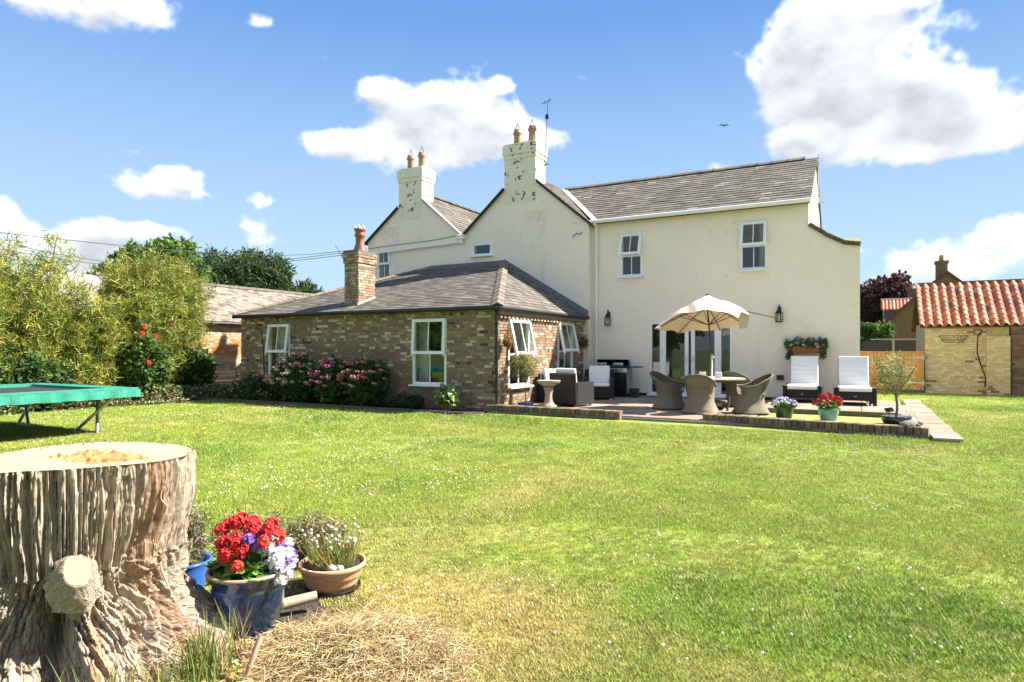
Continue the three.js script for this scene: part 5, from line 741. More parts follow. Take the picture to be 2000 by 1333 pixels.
function tree(name, label, [x, z], trunkH, c, rad, n, geo, tints, seed, group, size = [0.8, 1.3]) {
  const r = rng(seed), t = thing(name, label, 'tree', [x, 0, z], 0, group), limbs = [bar([0, 0, 0], [0.1, trunkH, 0.05], rad[0] * 0.085 + 0.03, rad[0] * 0.05 + 0.02, 10)];
  for (let k = 0; k < 7; k++) { const a = k * 0.9 + r(), q = rr(0.35, 0.7, r); limbs.push(bar([0.1, trunkH * rr(0.7, 1, r), 0.05], [c[0] + Math.cos(a) * rad[0] * q, c[1] + rr(-0.2, 0.5, r) * rad[1], c[2] + Math.sin(a) * rad[2] * q], rad[0] * 0.035 + 0.012, 0.012, 6)); }
  part('trunk', join(limbs), barkM, t); scatter('crown', geo, leafMat(), t, lumpy(n, c, rad, r), mixTint(tints), r, size, 6.28, z > 0).userData.kind = 'stuff'; return t;
}
const R2 = rng(91), sprayBig = clump(16, 0.34, 0.19, 0.30, R2, 0.25, true), sprayMid = clump(14, 0.15, 0.085, 0.13, R2), spraySmall = clump(12, 0.075, 0.045, 0.065, R2), sprayNarrow = clump(11, 0.19, 0.022, 0.09, R2, 0.15), sprayOlive = clump(8, 0.10, 0.024, 0.07, R2), sprayFeather = clump(22, 0.42, 0.10, 0.34, R2, 0.2, true);
tree('garden_tree', 'light green leafy tree rising behind the bamboo', [-36.6, -23.4], 3.2, [0, 5.2, 0], [3.3, 2.9, 3.3], 2200, sprayBig, GREEN.mid, 101);
tree('garden_tree', 'smaller green tree beside the light leafy tree behind the bamboo', [-39.6, -21.6], 2.6, [0, 3.9, 0], [2.2, 2.3, 2.2], 1000, sprayBig, GREEN.mid, 102);
tree('yew_tree', 'broad dark evergreen behind the old barn', [-40.4, -32.6], 3.2, [0, 5.4, 0], [4.2, 3.9, 4.2], 3200, sprayFeather, GREEN.dark, 103);
tree('yew_tree', 'low dark evergreen sloping down beside the broad one behind the barn', [-36.6, -34.2], 2.2, [0, 3.8, 0], [2.2, 2.7, 2.2], 1300, sprayFeather, GREEN.dark, 104);
tree('copper_beech', 'dark purple copper beech behind the neighbouring house', [1.7, -63.7], 3, [0, 4.9, 0], [3.0, 3.1, 3.0], 1500, sprayBig, GREEN.copper, 105);
// garden behind the viewer, mirrored in the panes
[[-14, 15, 4.4, 201], [-4, 20, 5.0, 202], [6, 17, 4.2, 203], [14, 13, 4.6, 204], [-23, 9, 4.0, 205], [21, 3, 3.8, 206]].forEach(([x, z, h, s], k) => tree('boundary_tree', 'leafy green tree on the boundary opposite the house', [x, z], 2.6, [0, h + 0.6, 0], [3.6, h * 0.8, 3.6], 900, sprayBig, GREEN.mid, s, 'trees on the boundary opposite the house', [1.2, 1.8]));
{
  const r = rng(111);
  const soil = struct('flower_bed', join(box(3.4, 0.06, 12, -18.7, 0.0, -7.6), box(9.2, 0.06, 1.0, -12.3, 0.0, -12.62), box(3.8, 0.058, 1.5, -18.3, 0.0, -13.8)), M.soil); tag(soil, 'dark soil border along the hedge and extension', 'flower bed');
  const kerb = thing('bed_edging', 'low timber edging in front of the hydrangea bed', 'edging', [-12.3, 0, -12.1]); for (let k = 0; k < 6; k++) part('board', softBox(1.48, 0.10, 0.04, 0.006), mat([0.16, 0.12, 0.085], 0.95, { map: woodTex }), kerb, [-3.75 + k * 1.5, 0.03, (k % 2) * 0.012], [0, 0, (r() - 0.5) * 0.01]);
  // bamboo: leaning canes with feathery sprays
  const bamboo = (x, z, h, w, n, label, tints = GREEN.bamboo) => {
    const t = thing('bamboo', label, 'bamboo', [x, 0, z], 0, 'bamboo clumps along the left of the lawn'.replace('left of the lawn', 'garden boundary')), canes = [], pts = [];
    for (let k = 0; k < 42; k++) { const a = r() * 6.28, q = Math.sqrt(r()) * w * 0.55, H = h * rr(0.6, 1.04, r), lean = rr(0.05, 0.45, r) * w, x0 = Math.cos(a) * q, z0 = Math.sin(a) * q, x1 = x0 + Math.cos(a) * lean, z1 = z0 + Math.sin(a) * lean; canes.push(tube([[x0, 0, z0], [lerp(x0, x1, 0.3), H * 0.55, lerp(z0, z1, 0.3)], [x1, H, z1]], 0.009, 6, 4));
      for (let j = 0; j < n / 31; j++) { const v = r() ** 0.75, wob = 0.16 + 0.22 * (1 - v); pts.push([lerp(x0, x1, v * v) + rr(-wob, wob, r) * w, 0.15 + v * H, lerp(z0, z1, v * v) + rr(-wob, wob, r) * w]); } }
    part('canes', join(canes), mat([0.30, 0.27, 0.10], 0.6), t).userData.kind = 'stuff'; scatter('leaves', sprayNarrow, leafMat(0.7, 0.4), t, pts, mixTint(tints, 0.35), r, [0.55, 1.3]);
  };
  bamboo(-18.5, -5.0, 4.1, 1.5, 2400, 'yellow green bamboo nearest the trampoline end of the border');
  bamboo(-18.2, -6.6, 4.0, 1.5, 2600, 'dense golden bamboo behind the trampoline pads');
  bamboo(-18.6, -8.1, 4.1, 1.5, 2600, 'tall golden bamboo in the middle of the thick hedge');
  bamboo(-18.4, -9.5, 3.0, 1.1, 1500, 'shorter bamboo filling the dip between the tall clumps');
  bamboo(-18.5, -11.2, 4.2, 1.2, 2300, 'upright bamboo behind the red roses');
  bamboo(-18.9, -12.5, 4.2, 1.2, 2200, 'upright bamboo in front of the old barn roof');
  // leafy shrubs low in the hedge
  const shrub = (name, label, cat, x, z, [rx, ry, rz], n, geo, tints, flowers) => { const t = thing(name, label, cat, [x, 0, z]); scatter('foliage', geo, leafMat(), t, lumpy(n, [0, ry * 0.95, 0], [rx, ry * 1.05, rz], r, { hollow: 0.4, cut: 0.22 }), mixTint(tints), r); part('stem', join(...Array.from({ length: 9 }, (_, k) => bar([Math.cos(k) * 0.06, 0, Math.sin(k * 2) * 0.06], [Math.cos(k * 2.4) * rx * 0.6, ry * 1.2, Math.sin(k * 2.4) * rz * 0.6], 0.012, 0.006, 5))), barkM, t); if (flowers) flowers(t); return t; };
  shrub('shrub', 'dark green leafy shrub at the foot of the bamboo behind the trampoline', 'shrub', -17.7, -6.0, [0.9, 0.8, 1.0], 700, sprayMid, GREEN.mid); shrub('shrub', 'dark green shrub below the golden bamboo', 'shrub', -17.6, -7.9, [0.9, 0.7, 1.0], 700, sprayMid, GREEN.dark.concat(GREEN.mid));
  shrub('rose_bush', 'green rose bush with a few red blooms', 'rose bush', -17.75, -10.9, [0.65, 1.0, 0.65], 700, sprayMid, GREEN.mid, (t) => { const rose = floretBall(22, 0.045, 0.045, rng(5)); for (const [x, y, z] of [[0.50, 2.10, 0.35], [0.52, 1.92, 0.42], [0.62, 1.85, 0.1], [0.70, 1.12, 0.35]]) part('rose', rose, solid([0.62, 0.03, 0.035]), t, [x, y, z]); });
  shrub('shrub', 'arching dark shrub beside the barn wall and bench', 'shrub', -18.25, -12.75, [0.6, 0.85, 0.6], 520, sprayMid, GREEN.dark.concat(GREEN.mid));
  // low border plants with small pale flowers
  const cover = []; for (let k = 0; k < 2600; k++) { const z = rr(-13.2, -2.2, r), x = rr(-18.1, -16.85, r) - 0.25 * Math.sin(z * 1.3); cover.push([x, rr(0.05, 0.36, r) * sstep(-16.8, -17.3, x), z]); } for (let k = 0; k < 500; k++) cover.push([rr(-17.2, -14.3, r), rr(0.04, 0.30, r), rr(-12.9, -12.25, r)]);
  const bp = thing('border_plants', 'low mixed border plants with small white and pink flowers under the bamboo', 'border plants', [0, 0, 0]); bp.userData.kind = 'stuff'; scatter('foliage', spraySmall, leafMat(), bp, cover, mixTint([[0.10, 0.15, 0.03], [0.15, 0.18, 0.05], [0.20, 0.16, 0.07], [0.06, 0.10, 0.025]]), r, [0.9, 1.5]);
  const bl = new THREE.IcosahedronGeometry(0.016, 0); scatter('blossom', bl, leafMat(0.9, 0.2), bp, cover.filter((_, k) => k % 3 === 0).map(([x, y, z]) => [x + 0.06, y + 0.08, z + 0.03]), mixTint([[0.75, 0.73, 0.70], [0.70, 0.48, 0.45], [0.72, 0.70, 0.62]], 0.1), r, [0.6, 1.3]);
  // hydrangeas
  const mop = floretBall(36, 0.058, 0.026, rng(8));
  const hydrangea = (label, x, z, rx, ry, n, heads, ms) => shrub('hydrangea', label, 'hydrangea', x, z, [rx, ry * 0.62, 0.42], n, sprayMid, [[0.05, 0.11, 0.02], [0.08, 0.15, 0.03], [0.035, 0.08, 0.016]], (t) => { for (let k = 0; k < heads; k++) { const a = rr(-0.2, Math.PI + 0.2, r), e = rr(0.1, 1.25, r), q = rr(1.0, 1.16, r); const p = [Math.cos(a) * Math.cos(e) * rx * q * 1.05, ry * (0.48 + 0.68 * Math.sin(e)) * q, 0.10 + Math.abs(Math.sin(a)) * Math.cos(e) * 0.62 * q]; const h = part('flower_head', mop, pick(ms, r), t, p); h.scale.set(1, 0.62, 1).multiplyScalar(rr(0.7, 1.15, r)); } });
  hydrangea('hydrangea with pale cream and pink heads under the extension window', -13.6, -12.62, 0.75, 1.0, 430, 56, [palePink, solid([0.68, 0.60, 0.44]), palePink, solid([0.66, 0.55, 0.40]), pinkM]); hydrangea('hydrangea with deep pink heads against the brick wall', -12.1, -12.62, 0.66, 0.95, 360, 38, [pinkM, solid([0.60, 0.20, 0.42]), palePink]); hydrangea('hydrangea with coral heads at the end of the hydrangea row', -11.05, -12.60, 0.6, 1.0, 330, 38, [pinkM, solid([0.62, 0.24, 0.20]), palePink]);
  shrub('shrub', 'dark green shrub below the window cable at the end of the bed', 'shrub', -15.2, -12.7, [1.0, 0.28, 0.4], 500, sprayMid, GREEN.dark); shrub('shrub', 'low dark plant between the hydrangeas and the rhubarb', 'shrub', -9.9, -12.65, [0.6, 0.18, 0.35], 260, spraySmall, GREEN.dark);
  // rhubarb: big crinkled leaves on stalks
  const rh = thing('rhubarb', 'rhubarb plant with large crinkled leaves by the extension corner', 'rhubarb', [-8.55, 0, -12.5]); const big = (() => { const g = new THREE.CircleGeometry(0.16, 26, 0), p = g.attributes.position; for (let i = 1; i < p.count; i++) { const a = i / 26 * 6.28; const k = 1 + 0.16 * Math.sin(a * 6); p.setXYZ(i, p.getX(i) * k, p.getY(i) * 1.3 * k, 0.05 * Math.sin(a * 6) - 0.03); } g.translate(0, 0.18, 0); g.computeVertexNormals(); return g; })(), leafy = solid([0.17, 0.28, 0.06], 0.5, 0.35);
  for (let k = 0; k < 13; k++) { const a = k * 0.55 - 1.5 + rr(-0.2, 0.2, r), l = rr(0.18, 0.46, r), e = V(Math.sin(a) * l * 0.9, l * rr(0.7, 1.1, r), Math.cos(a) * l * 0.45); part('stalk', bar([0, 0, 0], e, 0.012, 0.009, 6), mat([0.35, 0.16, 0.08], 0.6), rh); const f = part('leaf', big, leafy, rh); f.position.copy(e); f.quaternion.setFromEuler(new THREE.Euler(rr(-1.1, -0.3, r), a, rr(-0.4, 0.4, r), 'YXZ')); }
}

// ---------------------------------------------------------------- far side of the garden
{
  const r = rng(121), lst = [];
  const barn = thing('old_barn', 'long low old barn with a pitted grey roof and orange brick wall', 'barn', [0, 0, 0]);
  const bw = part('wall', outline([[7, 0], [30, 0], [30, 2.42], [7, 2.42]], [], 0.3), mat([0.50, 0.36, 0.25], 0.95, { map: grainTex }), barn, [-20, 0, 0], [0, Math.PI / 2, 0]);
  bricks(lst, V(-20, 0, -13.6), V(0, 0, -1), V(1, 0, 0), 3.2, 2.40, [], (p, v, q) => v > 1.25 && v < 1.85 && q() < 0.62 ? pick([[0.55, 0.20, 0.08], [0.60, 0.26, 0.11]], q) : pick([[0.60, 0.42, 0.28], [0.66, 0.50, 0.36], [0.55, 0.36, 0.23], [0.50, 0.30, 0.18]], q), r); lay(bw, lst, 'brick', 'brick_courses', 300);
  part('wall', box(0.3, 3.2, 23, -27.0, 1.6, -18.5), M.mortar, barn); part('wall', box(6.7, 2.4, 0.3, -23.5, 1.2, -29.9), M.mortar, barn); part('wall', box(6.7, 2.4, 0.3, -23.5, 1.2, -7.1), M.mortar, barn);
  const rl = [], S = V(-3.6, 1.62, 0), L = S.length(); S.normalize(); const deck = part('roof', join(prism([V(-19.85, 2.46, -7), V(-19.85, 2.46, -30), V(-23.45, 4.08, -30), V(-23.45, 4.08, -7)], V(0, -0.08, 0)), prism([V(-23.45, 4.08, -7), V(-23.45, 4.08, -30), V(-27.1, 2.6, -30), V(-27.1, 2.6, -7)], V(0, -0.08, 0))), mat([0.28, 0.25, 0.22], 0.95, { map: grainTex }), barn);
  slates(rl, V(-19.85, 2.46, -12.6), V(0, 0, -1), S, L, () => 0, () => 12, (p, v, q) => pick([[0.26, 0.22, 0.18], [0.21, 0.18, 0.15], [0.31, 0.265, 0.22], [0.12, 0.10, 0.085], [0.27, 0.215, 0.17]], q), r, { sw: 0.26, ex: 0.17, thick: 0.016 }); lay(deck, rl, 'roof_tile', 'roof_tile_courses', 200);
  for (let z = -12.6; z > -24.6; z -= 0.45) part('ridge_tile', box(0.20, 0.10, 0.43), tintMat([0.20, 0.17, 0.14]), deck, [-23.45, 4.14, z - 0.2]);
  part('gutter', bar([-19.8, 2.40, -7], [-19.8, 2.40, -29.5], 0.05, 0.05, 8), M.black, barn); rebase(barn, -23.5, 0, -18.5);
  const bench = thing('garden_bench', 'dark wooden garden bench against the barn wall', 'bench', [-18.6, 0, -14.0], Math.PI / 2 - 0.5), wd = mat([0.05, 0.036, 0.026], 0.8, { map: woodTex }); for (let k = 0; k < 4; k++) part('slat', softBox(1.15, 0.03, 0.09, 0.005), wd, bench, [0, 0.44, -0.15 + k * 0.1]); for (const y of [0.60, 0.72]) part('slat', softBox(1.15, 0.07, 0.025, 0.005), wd, bench, [0, y, -0.22]); for (const s of [-1, 1]) { part('leg', box(0.06, 0.80, 0.06, s * 0.53, 0.40, -0.22), wd, bench); part('leg', box(0.06, 0.44, 0.06, s * 0.53, 0.22, 0.20), wd, bench); part('armrest', box(0.06, 0.04, 0.48, s * 0.53, 0.62, -0.01), wd, bench); }
}
{
  // outhouse with clay pantiles, painted brick
  const r = rng(131), o = thing('outhouse', 'small outhouse with orange clay pantiles and flaking yellow painted brick', 'outhouse', [0, 0, 0]), Z = -25.9, ye = [[0.66, 0.50, 0.275], [0.60, 0.44, 0.225], [0.71, 0.56, 0.33], [0.63, 0.47, 0.25], [0.70, 0.60, 0.43]];
  const w = part('wall', box(2.3, 2.24, 0.3, 3.1, 1.12, Z - 0.15), mat([0.50, 0.38, 0.18], 0.95, { map: grainTex }), o), pier = part('pier', box(0.62, 1.92, 0.14, 3.95, 0.96, Z + 0.07), mat([0.50, 0.38, 0.18], 0.95, { map: grainTex }), o), lw = [], lp = [];
  const painted = (p, v, q) => { const f = fbm(p * 2.4 + 3, v * 2.8, 1, 4); return f > 0.56 && q() < 0.5 ? pick([[0.36, 0.16, 0.09], [0.50, 0.42, 0.32], [0.26, 0.17, 0.11]], q) : pick(ye, q); };
  bricks(lw, V(1.95, 0, Z), V(1, 0, 0), V(0, 0, 1), 1.69, 2.2, [], painted, r, { proud: 0.026, joint: 0.010 }); bricks(lp, V(3.64, 0, Z + 0.14), V(1, 0, 0), V(0, 0, 1), 0.62, 1.92, [], painted, r, { proud: 0.012 }); lay(w, lw, 'brick', 'brick_courses', 300); lay(pier, lp, 'brick', 'brick_courses', 150);
  const red = part('wall', box(3.0, 2.24, 0.3, 5.8, 1.12, Z - 0.1), M.mortar, o), lr = []; bricks(lr, V(4.30, 0, Z + 0.05), V(1, 0, 0), V(0, 0, 1), 1.6, 2.2, [], (p, v, q) => pick([[0.26, 0.10, 0.06], [0.20, 0.085, 0.055], [0.30, 0.14, 0.09], [0.14, 0.08, 0.06], [0.24, 0.16, 0.12]], q), r); lay(red, lr, 'brick', 'brick_courses', 200);
  part('wall', box(0.3, 2.4, 3.9, 2.10, 1.2, Z - 2.1), M.mortar, o); part('wall', box(5.2, 2.3, 0.3, 4.6, 1.15, Z - 4.1), M.mortar, o); part('wall', box(0.3, 2.3, 3.9, 7.1, 1.15, Z - 2.1), M.mortar, o);
  const S = V(0, 1.52, -1.95), L = S.length(); S.normalize(); const N = V(1, 0, 0).cross(S).normalize(), tile = (() => { const s = new THREE.Shape(), n = 14, f = (k) => 0.048 * Math.sin(k / n * Math.PI * 2 + 0.5); for (let k = 0; k <= n; k++) { const x = -0.14 + 0.28 * k / n; if (k) s.lineTo(x, f(k)); else s.moveTo(x, f(k)); } for (let k = n; k >= 0; k--) s.lineTo(-0.14 + 0.28 * k / n, f(k) + 0.016); s.closePath(); return new THREE.ExtrudeGeometry(s, { depth: 0.34, bevelEnabled: false }).translate(0, 0, -0.17); })();
  const deck = part('roof', join(prism([V(1.8, 2.26, Z + 0.14), V(7.3, 2.26, Z + 0.14), V(7.3, 3.78, Z - 1.81), V(1.8, 3.78, Z - 1.81)], V(0, -0.05, 0)), prism([V(1.8, 3.78, Z - 1.81), V(7.3, 3.78, Z - 1.81), V(7.3, 2.2, Z - 4.3), V(1.8, 2.2, Z - 4.3)], V(0, -0.05, 0))), mat([0.10, 0.05, 0.035], 0.95), o);
  const clay = [[0.48, 0.16, 0.085], [0.53, 0.20, 0.11], [0.42, 0.135, 0.075], [0.56, 0.27, 0.165], [0.18, 0.12, 0.095]].map((c) => mat(c, 0.8, { map: grainTex }));
  for (let row = 0; row < 9; row++) for (let k = 0; k < 21; k++) { const m = part('pantile', tile, r() < 0.05 ? clay[4] : clay[Math.floor(r() * 4)], deck); const P = V(1.92 + k * 0.255, 2.26, Z + 0.16).addScaledVector(S, 0.13 + row * 0.275).addScaledVector(N, 0.055 + 0.006 * r()); m.quaternion.setFromRotationMatrix(frame(V(1, 0, 0), N, S.clone().negate(), V(0, 0, 0)).multiply(new THREE.Matrix4().makeRotationX(-0.09 + 0.02 * (r() - 0.5)))); m.position.copy(P); }
  for (let k = 0; k < 12; k++) part('ridge_tile', new THREE.CylinderGeometry(0.14, 0.14, 0.44, 10, 1, false, 0, Math.PI).rotateZ(Math.PI / 2).rotateX(-Math.PI / 2), tintMat([0.42, 0.34, 0.25]), deck, [2.05 + k * 0.45, 3.78, Z - 1.81]);
  part('cable', tube([[3.55, 2.12, Z + 0.05], [3.42, 1.9, Z + 0.03], [3.40, 1.4, Z + 0.03], [3.5, 0.95, Z + 0.03], [3.62, 0.55, Z + 0.03], [3.60, 0.25, Z + 0.05]], 0.018, 40, 6), M.black, o); rebase(o, 4.5, 0, -27.9);
  const hb = thing('wire_basket', 'empty half round wire basket on the yellow painted wall', 'basket', [2.75, 1.72, Z + 0.02]), arc = (rad, z, y) => tube(Array.from({ length: 11 }, (_, k) => { const a = Math.PI * k / 10; return [Math.cos(a) * rad, y, z * Math.sin(a)]; }), 0.007, 24, 4); part('wire', join(arc(0.42, 0.20, 0.22), arc(0.34, 0.15, 0.08), arc(0.26, 0.10, 0), bar([-0.42, 0.22, 0], [0.42, 0.22, 0], 0.007, 0.007, 4), ...Array.from({ length: 13 }, (_, k) => { const a = Math.PI * k / 12; return bar([Math.cos(a) * 0.42, 0.22, 0.20 * Math.sin(a)], [Math.cos(a) * 0.26, 0, 0.10 * Math.sin(a)], 0.005, 0.005, 4); })), M.iron, hb);
  // gate
  const g = thing('garden_gate', 'orange boarded wooden gate with galvanised strap hinges', 'gate', [0.95, 0, -25.75]), wood = [[0.58, 0.29, 0.085], [0.54, 0.26, 0.075], [0.62, 0.33, 0.105]].map((c) => mat(c, 0.7, { map: woodTex }));
  for (let k = 0; k < 17; k++) part('board', softBox(0.106, 1.28, 0.022, 0.004), wood[k % 3], g, [-0.92 + k * 0.114, 0.74 + (r() - 0.5) * 0.008, 0]); for (const y of [0.32, 1.18]) part('rail', softBox(1.94, 0.10, 0.04, 0.005), wood[0], g, [0, y, -0.034]); part('cap_rail', softBox(1.96, 0.035, 0.07, 0.005), wood[2], g, [0, 1.398, 0]);
  for (const y of [0.34, 1.20]) part('hinge', join(prism([V(0.92, y - 0.035, 0.014), V(0.92, y + 0.035, 0.014), V(0.42, y + 0.012, 0.014), V(0.42, y - 0.012, 0.014)], V(0, 0, 0.006)), box(0.05, 0.18, 0.012, 0.945, y, 0.02)), M.steel, g);
  // beyond the gate
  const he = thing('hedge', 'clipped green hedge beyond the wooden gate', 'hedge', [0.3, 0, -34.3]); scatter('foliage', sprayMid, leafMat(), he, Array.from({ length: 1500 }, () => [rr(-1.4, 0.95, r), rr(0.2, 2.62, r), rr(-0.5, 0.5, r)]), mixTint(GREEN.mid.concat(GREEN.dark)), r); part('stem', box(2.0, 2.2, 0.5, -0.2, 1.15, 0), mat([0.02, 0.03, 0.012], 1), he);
  const nb = thing('neighbour_house', 'brown brick gabled house with a pantiled dormer beyond the gate', 'house', [0, 0, 0]), brn = mat([0.19, 0.115, 0.06], 0.95, { map: grainTex }), rt = mat([0.13, 0.06, 0.045], 0.9, { map: grainTex });
  part('wall', outline([[0.9, 0], [8.3, 0], [8.3, 2.3], [4.35, 5.9], [0.9, 2.75]], [], 0.3), brn, nb, [0, 0, -44]); part('wall', box(7.2, 2.3, 8, 4.6, 1.15, -48.2), brn, nb);
  part('roof', join(prism([V(0.6, 2.55, -43.8), V(4.35, 6.0, -43.8), V(4.35, 6.0, -53), V(0.6, 2.55, -53)], V(0, -0.12, 0)), prism([V(4.35, 6.0, -43.8), V(8.6, 2.1, -43.8), V(8.6, 2.1, -53), V(4.35, 6.0, -53)], V(0, -0.12, 0))), rt, nb); for (const [x, y, s] of [[4.2, 5.85, 1], [3.0, 4.7, 0.7]]) { const c = part('chimney', join(box(0.55 * s, 1.0, 0.6, 0, 0.5, 0), box(0.66 * s, 0.16, 0.7, 0, 0.92, 0)), brn, nb, [x, y - 0.2, x > 4 ? -45 : -50]); part('chimney_pot', cyl(0.13 * s, 0.11 * s, 0.35, 0, 1.0, 0), M.clay, c); }
  const dm = part('dormer', join(box(1.5, 1.0, 1.4, 2.05, 3.5, -46.5)), M.white, nb); part('window', box(0.02, 0.5, 0.9, 1.285, 3.6, -46.5), M.black, dm); part('window', box(0.9, 0.55, 0.02, 1.75, 3.6, -45.79), M.lead, dm); for (let k = 0; k < 9; k++) part('pantile', join(...Array.from({ length: 1 }, () => new THREE.CylinderGeometry(0.10, 0.10, 1.1, 8, 1, false, -Math.PI / 2, Math.PI).rotateX(-0.9))), clay[k % 4], dm, [1.25 + k * 0.19, 4.22, -45.95]); part('ridge', box(1.8, 0.07, 0.12, 2.05, 4.62, -46.35), M.white, dm); rebase(nb, 4.5, 0, -48);
  const fn = thing('fence', 'dark fence with pale posts beyond the gate', 'fence', [2.3, 0, -33]); const palePost = mat([0.36, 0.35, 0.32], 0.8); for (const x of [-1.0, 0.35, 1.6]) part('post', box(0.09, 1.95, 0.09, x, 0.97, 0), palePost, fn); for (let k = 0; k < 3; k++) part('panel', box(1.26, 1.75, 0.03, -1.6 + k * 1.3, 0.98, 0.0), mat([0.05, 0.045, 0.04], 0.8), fn); part('rail', box(3.8, 0.05, 0.05, 0, 1.93, 0), palePost, fn);
}

// ---------------------------------------------------------------- plants and pots on the patio
{
  const r = rng(141);
  const lemon = thing('potted_tree', 'small airy lemon tree in a bright blue bowl by the extension corner', 'potted tree', [-7.12, PY, -13.75]); part('pot', lathe([[0, 0], [0.13, 0], [0.19, 0.06], [0.20, 0.13], [0.18, 0.13], [0, 0.10]], 28), phys([0.02, 0.06, 0.42], 0.2, { clearcoat: 0.7 }), lemon); part('trunk', join(bar([0, 0.08, 0], [0.01, 0.62, 0], 0.016, 0.012), ...Array.from({ length: 10 }, (_, k) => bar([0.01, 0.55 + 0.02 * k, 0], [Math.cos(k * 2.4) * 0.30, 0.85 + 0.05 * k, Math.sin(k * 2.4) * 0.28], 0.007, 0.003, 5))), barkM, lemon);
  scatter('leaves', sprayOlive, leafMat(), lemon, lumpy(240, [0, 1.02, 0], [0.40, 0.46, 0.36], r, { hollow: 0.2, cut: 0.2 }), mixTint([[0.25, 0.22, 0.06], [0.17, 0.19, 0.05], [0.32, 0.28, 0.10]]), r, [0.7, 1.1]);
  const olive = thing('potted_tree', 'bushy olive tree in a dark pot at the corner of the low wall', 'potted tree', [0.60, 0.06, -14.1]); part('pot', lathe([[0, 0], [0.19, 0], [0.25, 0.10], [0.26, 0.17], [0.235, 0.17], [0, 0.14]], 28), phys([0.008, 0.012, 0.03], 0.2, { clearcoat: 0.6 }), olive);
  part('trunk', join(tube([[0, 0.12, 0], [0.02, 0.35, 0.01], [0.0, 0.58, 0]], 0.024, 8, 8), ...Array.from({ length: 13 }, (_, k) => tube([[0, 0.52 + 0.012 * k, 0], [Math.cos(k * 2.4) * 0.18, 0.70 + 0.02 * k, Math.sin(k * 2.4) * 0.16], [Math.cos(k * 2.4) * 0.34, 0.80 + 0.042 * k, Math.sin(k * 2.4) * 0.30]], 0.007, 8, 5))), mat([0.20, 0.16, 0.12], 0.95, { map: grainTex }), olive); scatter('leaves', sprayOlive, leafMat(), olive, lumpy(170, [0, 0.98, 0], [0.50, 0.48, 0.44], r, { hollow: 0.15, cut: 0.38 }), mixTint(GREEN.olive), r);
  const sl = thing('solar_lamp', 'small solar panel on a spike in the olive tree pot', 'solar lamp', [0.48, 0.2, -13.88]); part('spike', bar([0, 0, 0], [0, 0.14, 0], 0.007), M.iron, sl); part('panel', softBox(0.14, 0.012, 0.12, 0.003), mat([0.012, 0.015, 0.03], 0.2), sl, [0, 0.16, 0], [0.6, 0.3, 0]);
  const tt = thing('stone_tortoise', 'grey stone tortoise ornament on the end of the low wall', 'ornament', [0.74, 0.188, -12.78], 0.4), sm = mat([0.30, 0.29, 0.26], 0.95, { map: grainTex, bumpMap: grainBump, bumpScale: 0.02 }); part('shell', new THREE.SphereGeometry(0.13, 20, 10, 0, 6.283, 0, Math.PI / 2).scale(1.15, 0.75, 0.9), sm, tt); part('head', new THREE.SphereGeometry(0.04, 12, 8).scale(1.3, 0.9, 0.9), sm, tt, [0.17, 0.045, 0]); for (const [x, z] of [[0.09, 0.1], [0.09, -0.1], [-0.09, 0.1], [-0.09, -0.1]]) part('leg', new THREE.SphereGeometry(0.036, 8, 6), sm, tt, [x, 0.02, z]);
  const an = thing('animal_ornament', 'small upright brown animal ornament beside the blue bowl', 'ornament', [-7.40, PY, -13.55]); part('body', join(lathe([[0, 0], [0.07, 0], [0.075, 0.08], [0.06, 0.20], [0.045, 0.28], [0, 0.30]], 16), new THREE.SphereGeometry(0.05, 12, 10).scale(0.9, 1, 1.2).translate(0, 0.33, 0.015), new THREE.ConeGeometry(0.022, 0.05, 8).translate(-0.03, 0.385, 0), new THREE.ConeGeometry(0.022, 0.05, 8).translate(0.03, 0.385, 0)), mat([0.16, 0.11, 0.08], 0.8), an);
  const fp = (label, x, z, y, pot, balls) => { const t = thing('flower_pot', label, 'flower pot', [x, y, z]); part('pot', lathe([[0, 0], [0.12, 0], [0.15, 0.02], [0.19, 0.20], [0.195, 0.24], [0.175, 0.24], [0.165, 0.2], [0, 0.2]], 30), pot, t); soilIn(0.165, 0.21, t); const lv = []; for (let k = 0; k < 110; k++) { const a = r() * 6.28, q = Math.sqrt(r()) * 0.22; lv.push([Math.cos(a) * q, 0.22 + 0.16 * r(), Math.sin(a) * q]); } scatter('leaves', geraniumLeaf, leafMat(0.8, 0.3), t, lv, mixTint([[0.11, 0.21, 0.03], [0.14, 0.24, 0.05]]), r, [0.9, 1.4], 1.6); balls(t); };
  fp('dark green pot of white and purple petunias on the turf mat', -1.38, -14.3, 0.068, phys([0.02, 0.06, 0.035], 0.3, { clearcoat: 0.4 }), (t) => { for (let k = 0; k < 70; k++) { const a = r() * 6.28, e = rr(0.05, 1.5, r); part('flower_head', ballSmall, k % 3 === 1 ? purpleM : whiteF, t, [Math.cos(a) * Math.cos(e) * 0.25, 0.24 + Math.sin(e) * 0.17, Math.sin(a) * Math.cos(e) * 0.25]); } });
  fp('pale turquoise pot of red geraniums on the turf mat', -0.55, -14.2, 0.068, phys([0.20, 0.36, 0.34], 0.3, { clearcoat: 0.5 }), (t) => { const hd = []; for (let k = 0; k < 20; k++) { const a = k * 2.4, q = 0.28 * Math.sqrt((k + 0.5) / 20); hd.push([Math.cos(a) * q, 0.56 - q * 0.7 + rr(-0.04, 0.04, r), Math.sin(a) * q, 1.1]); } geraniumHeads(t, hd, redM); });
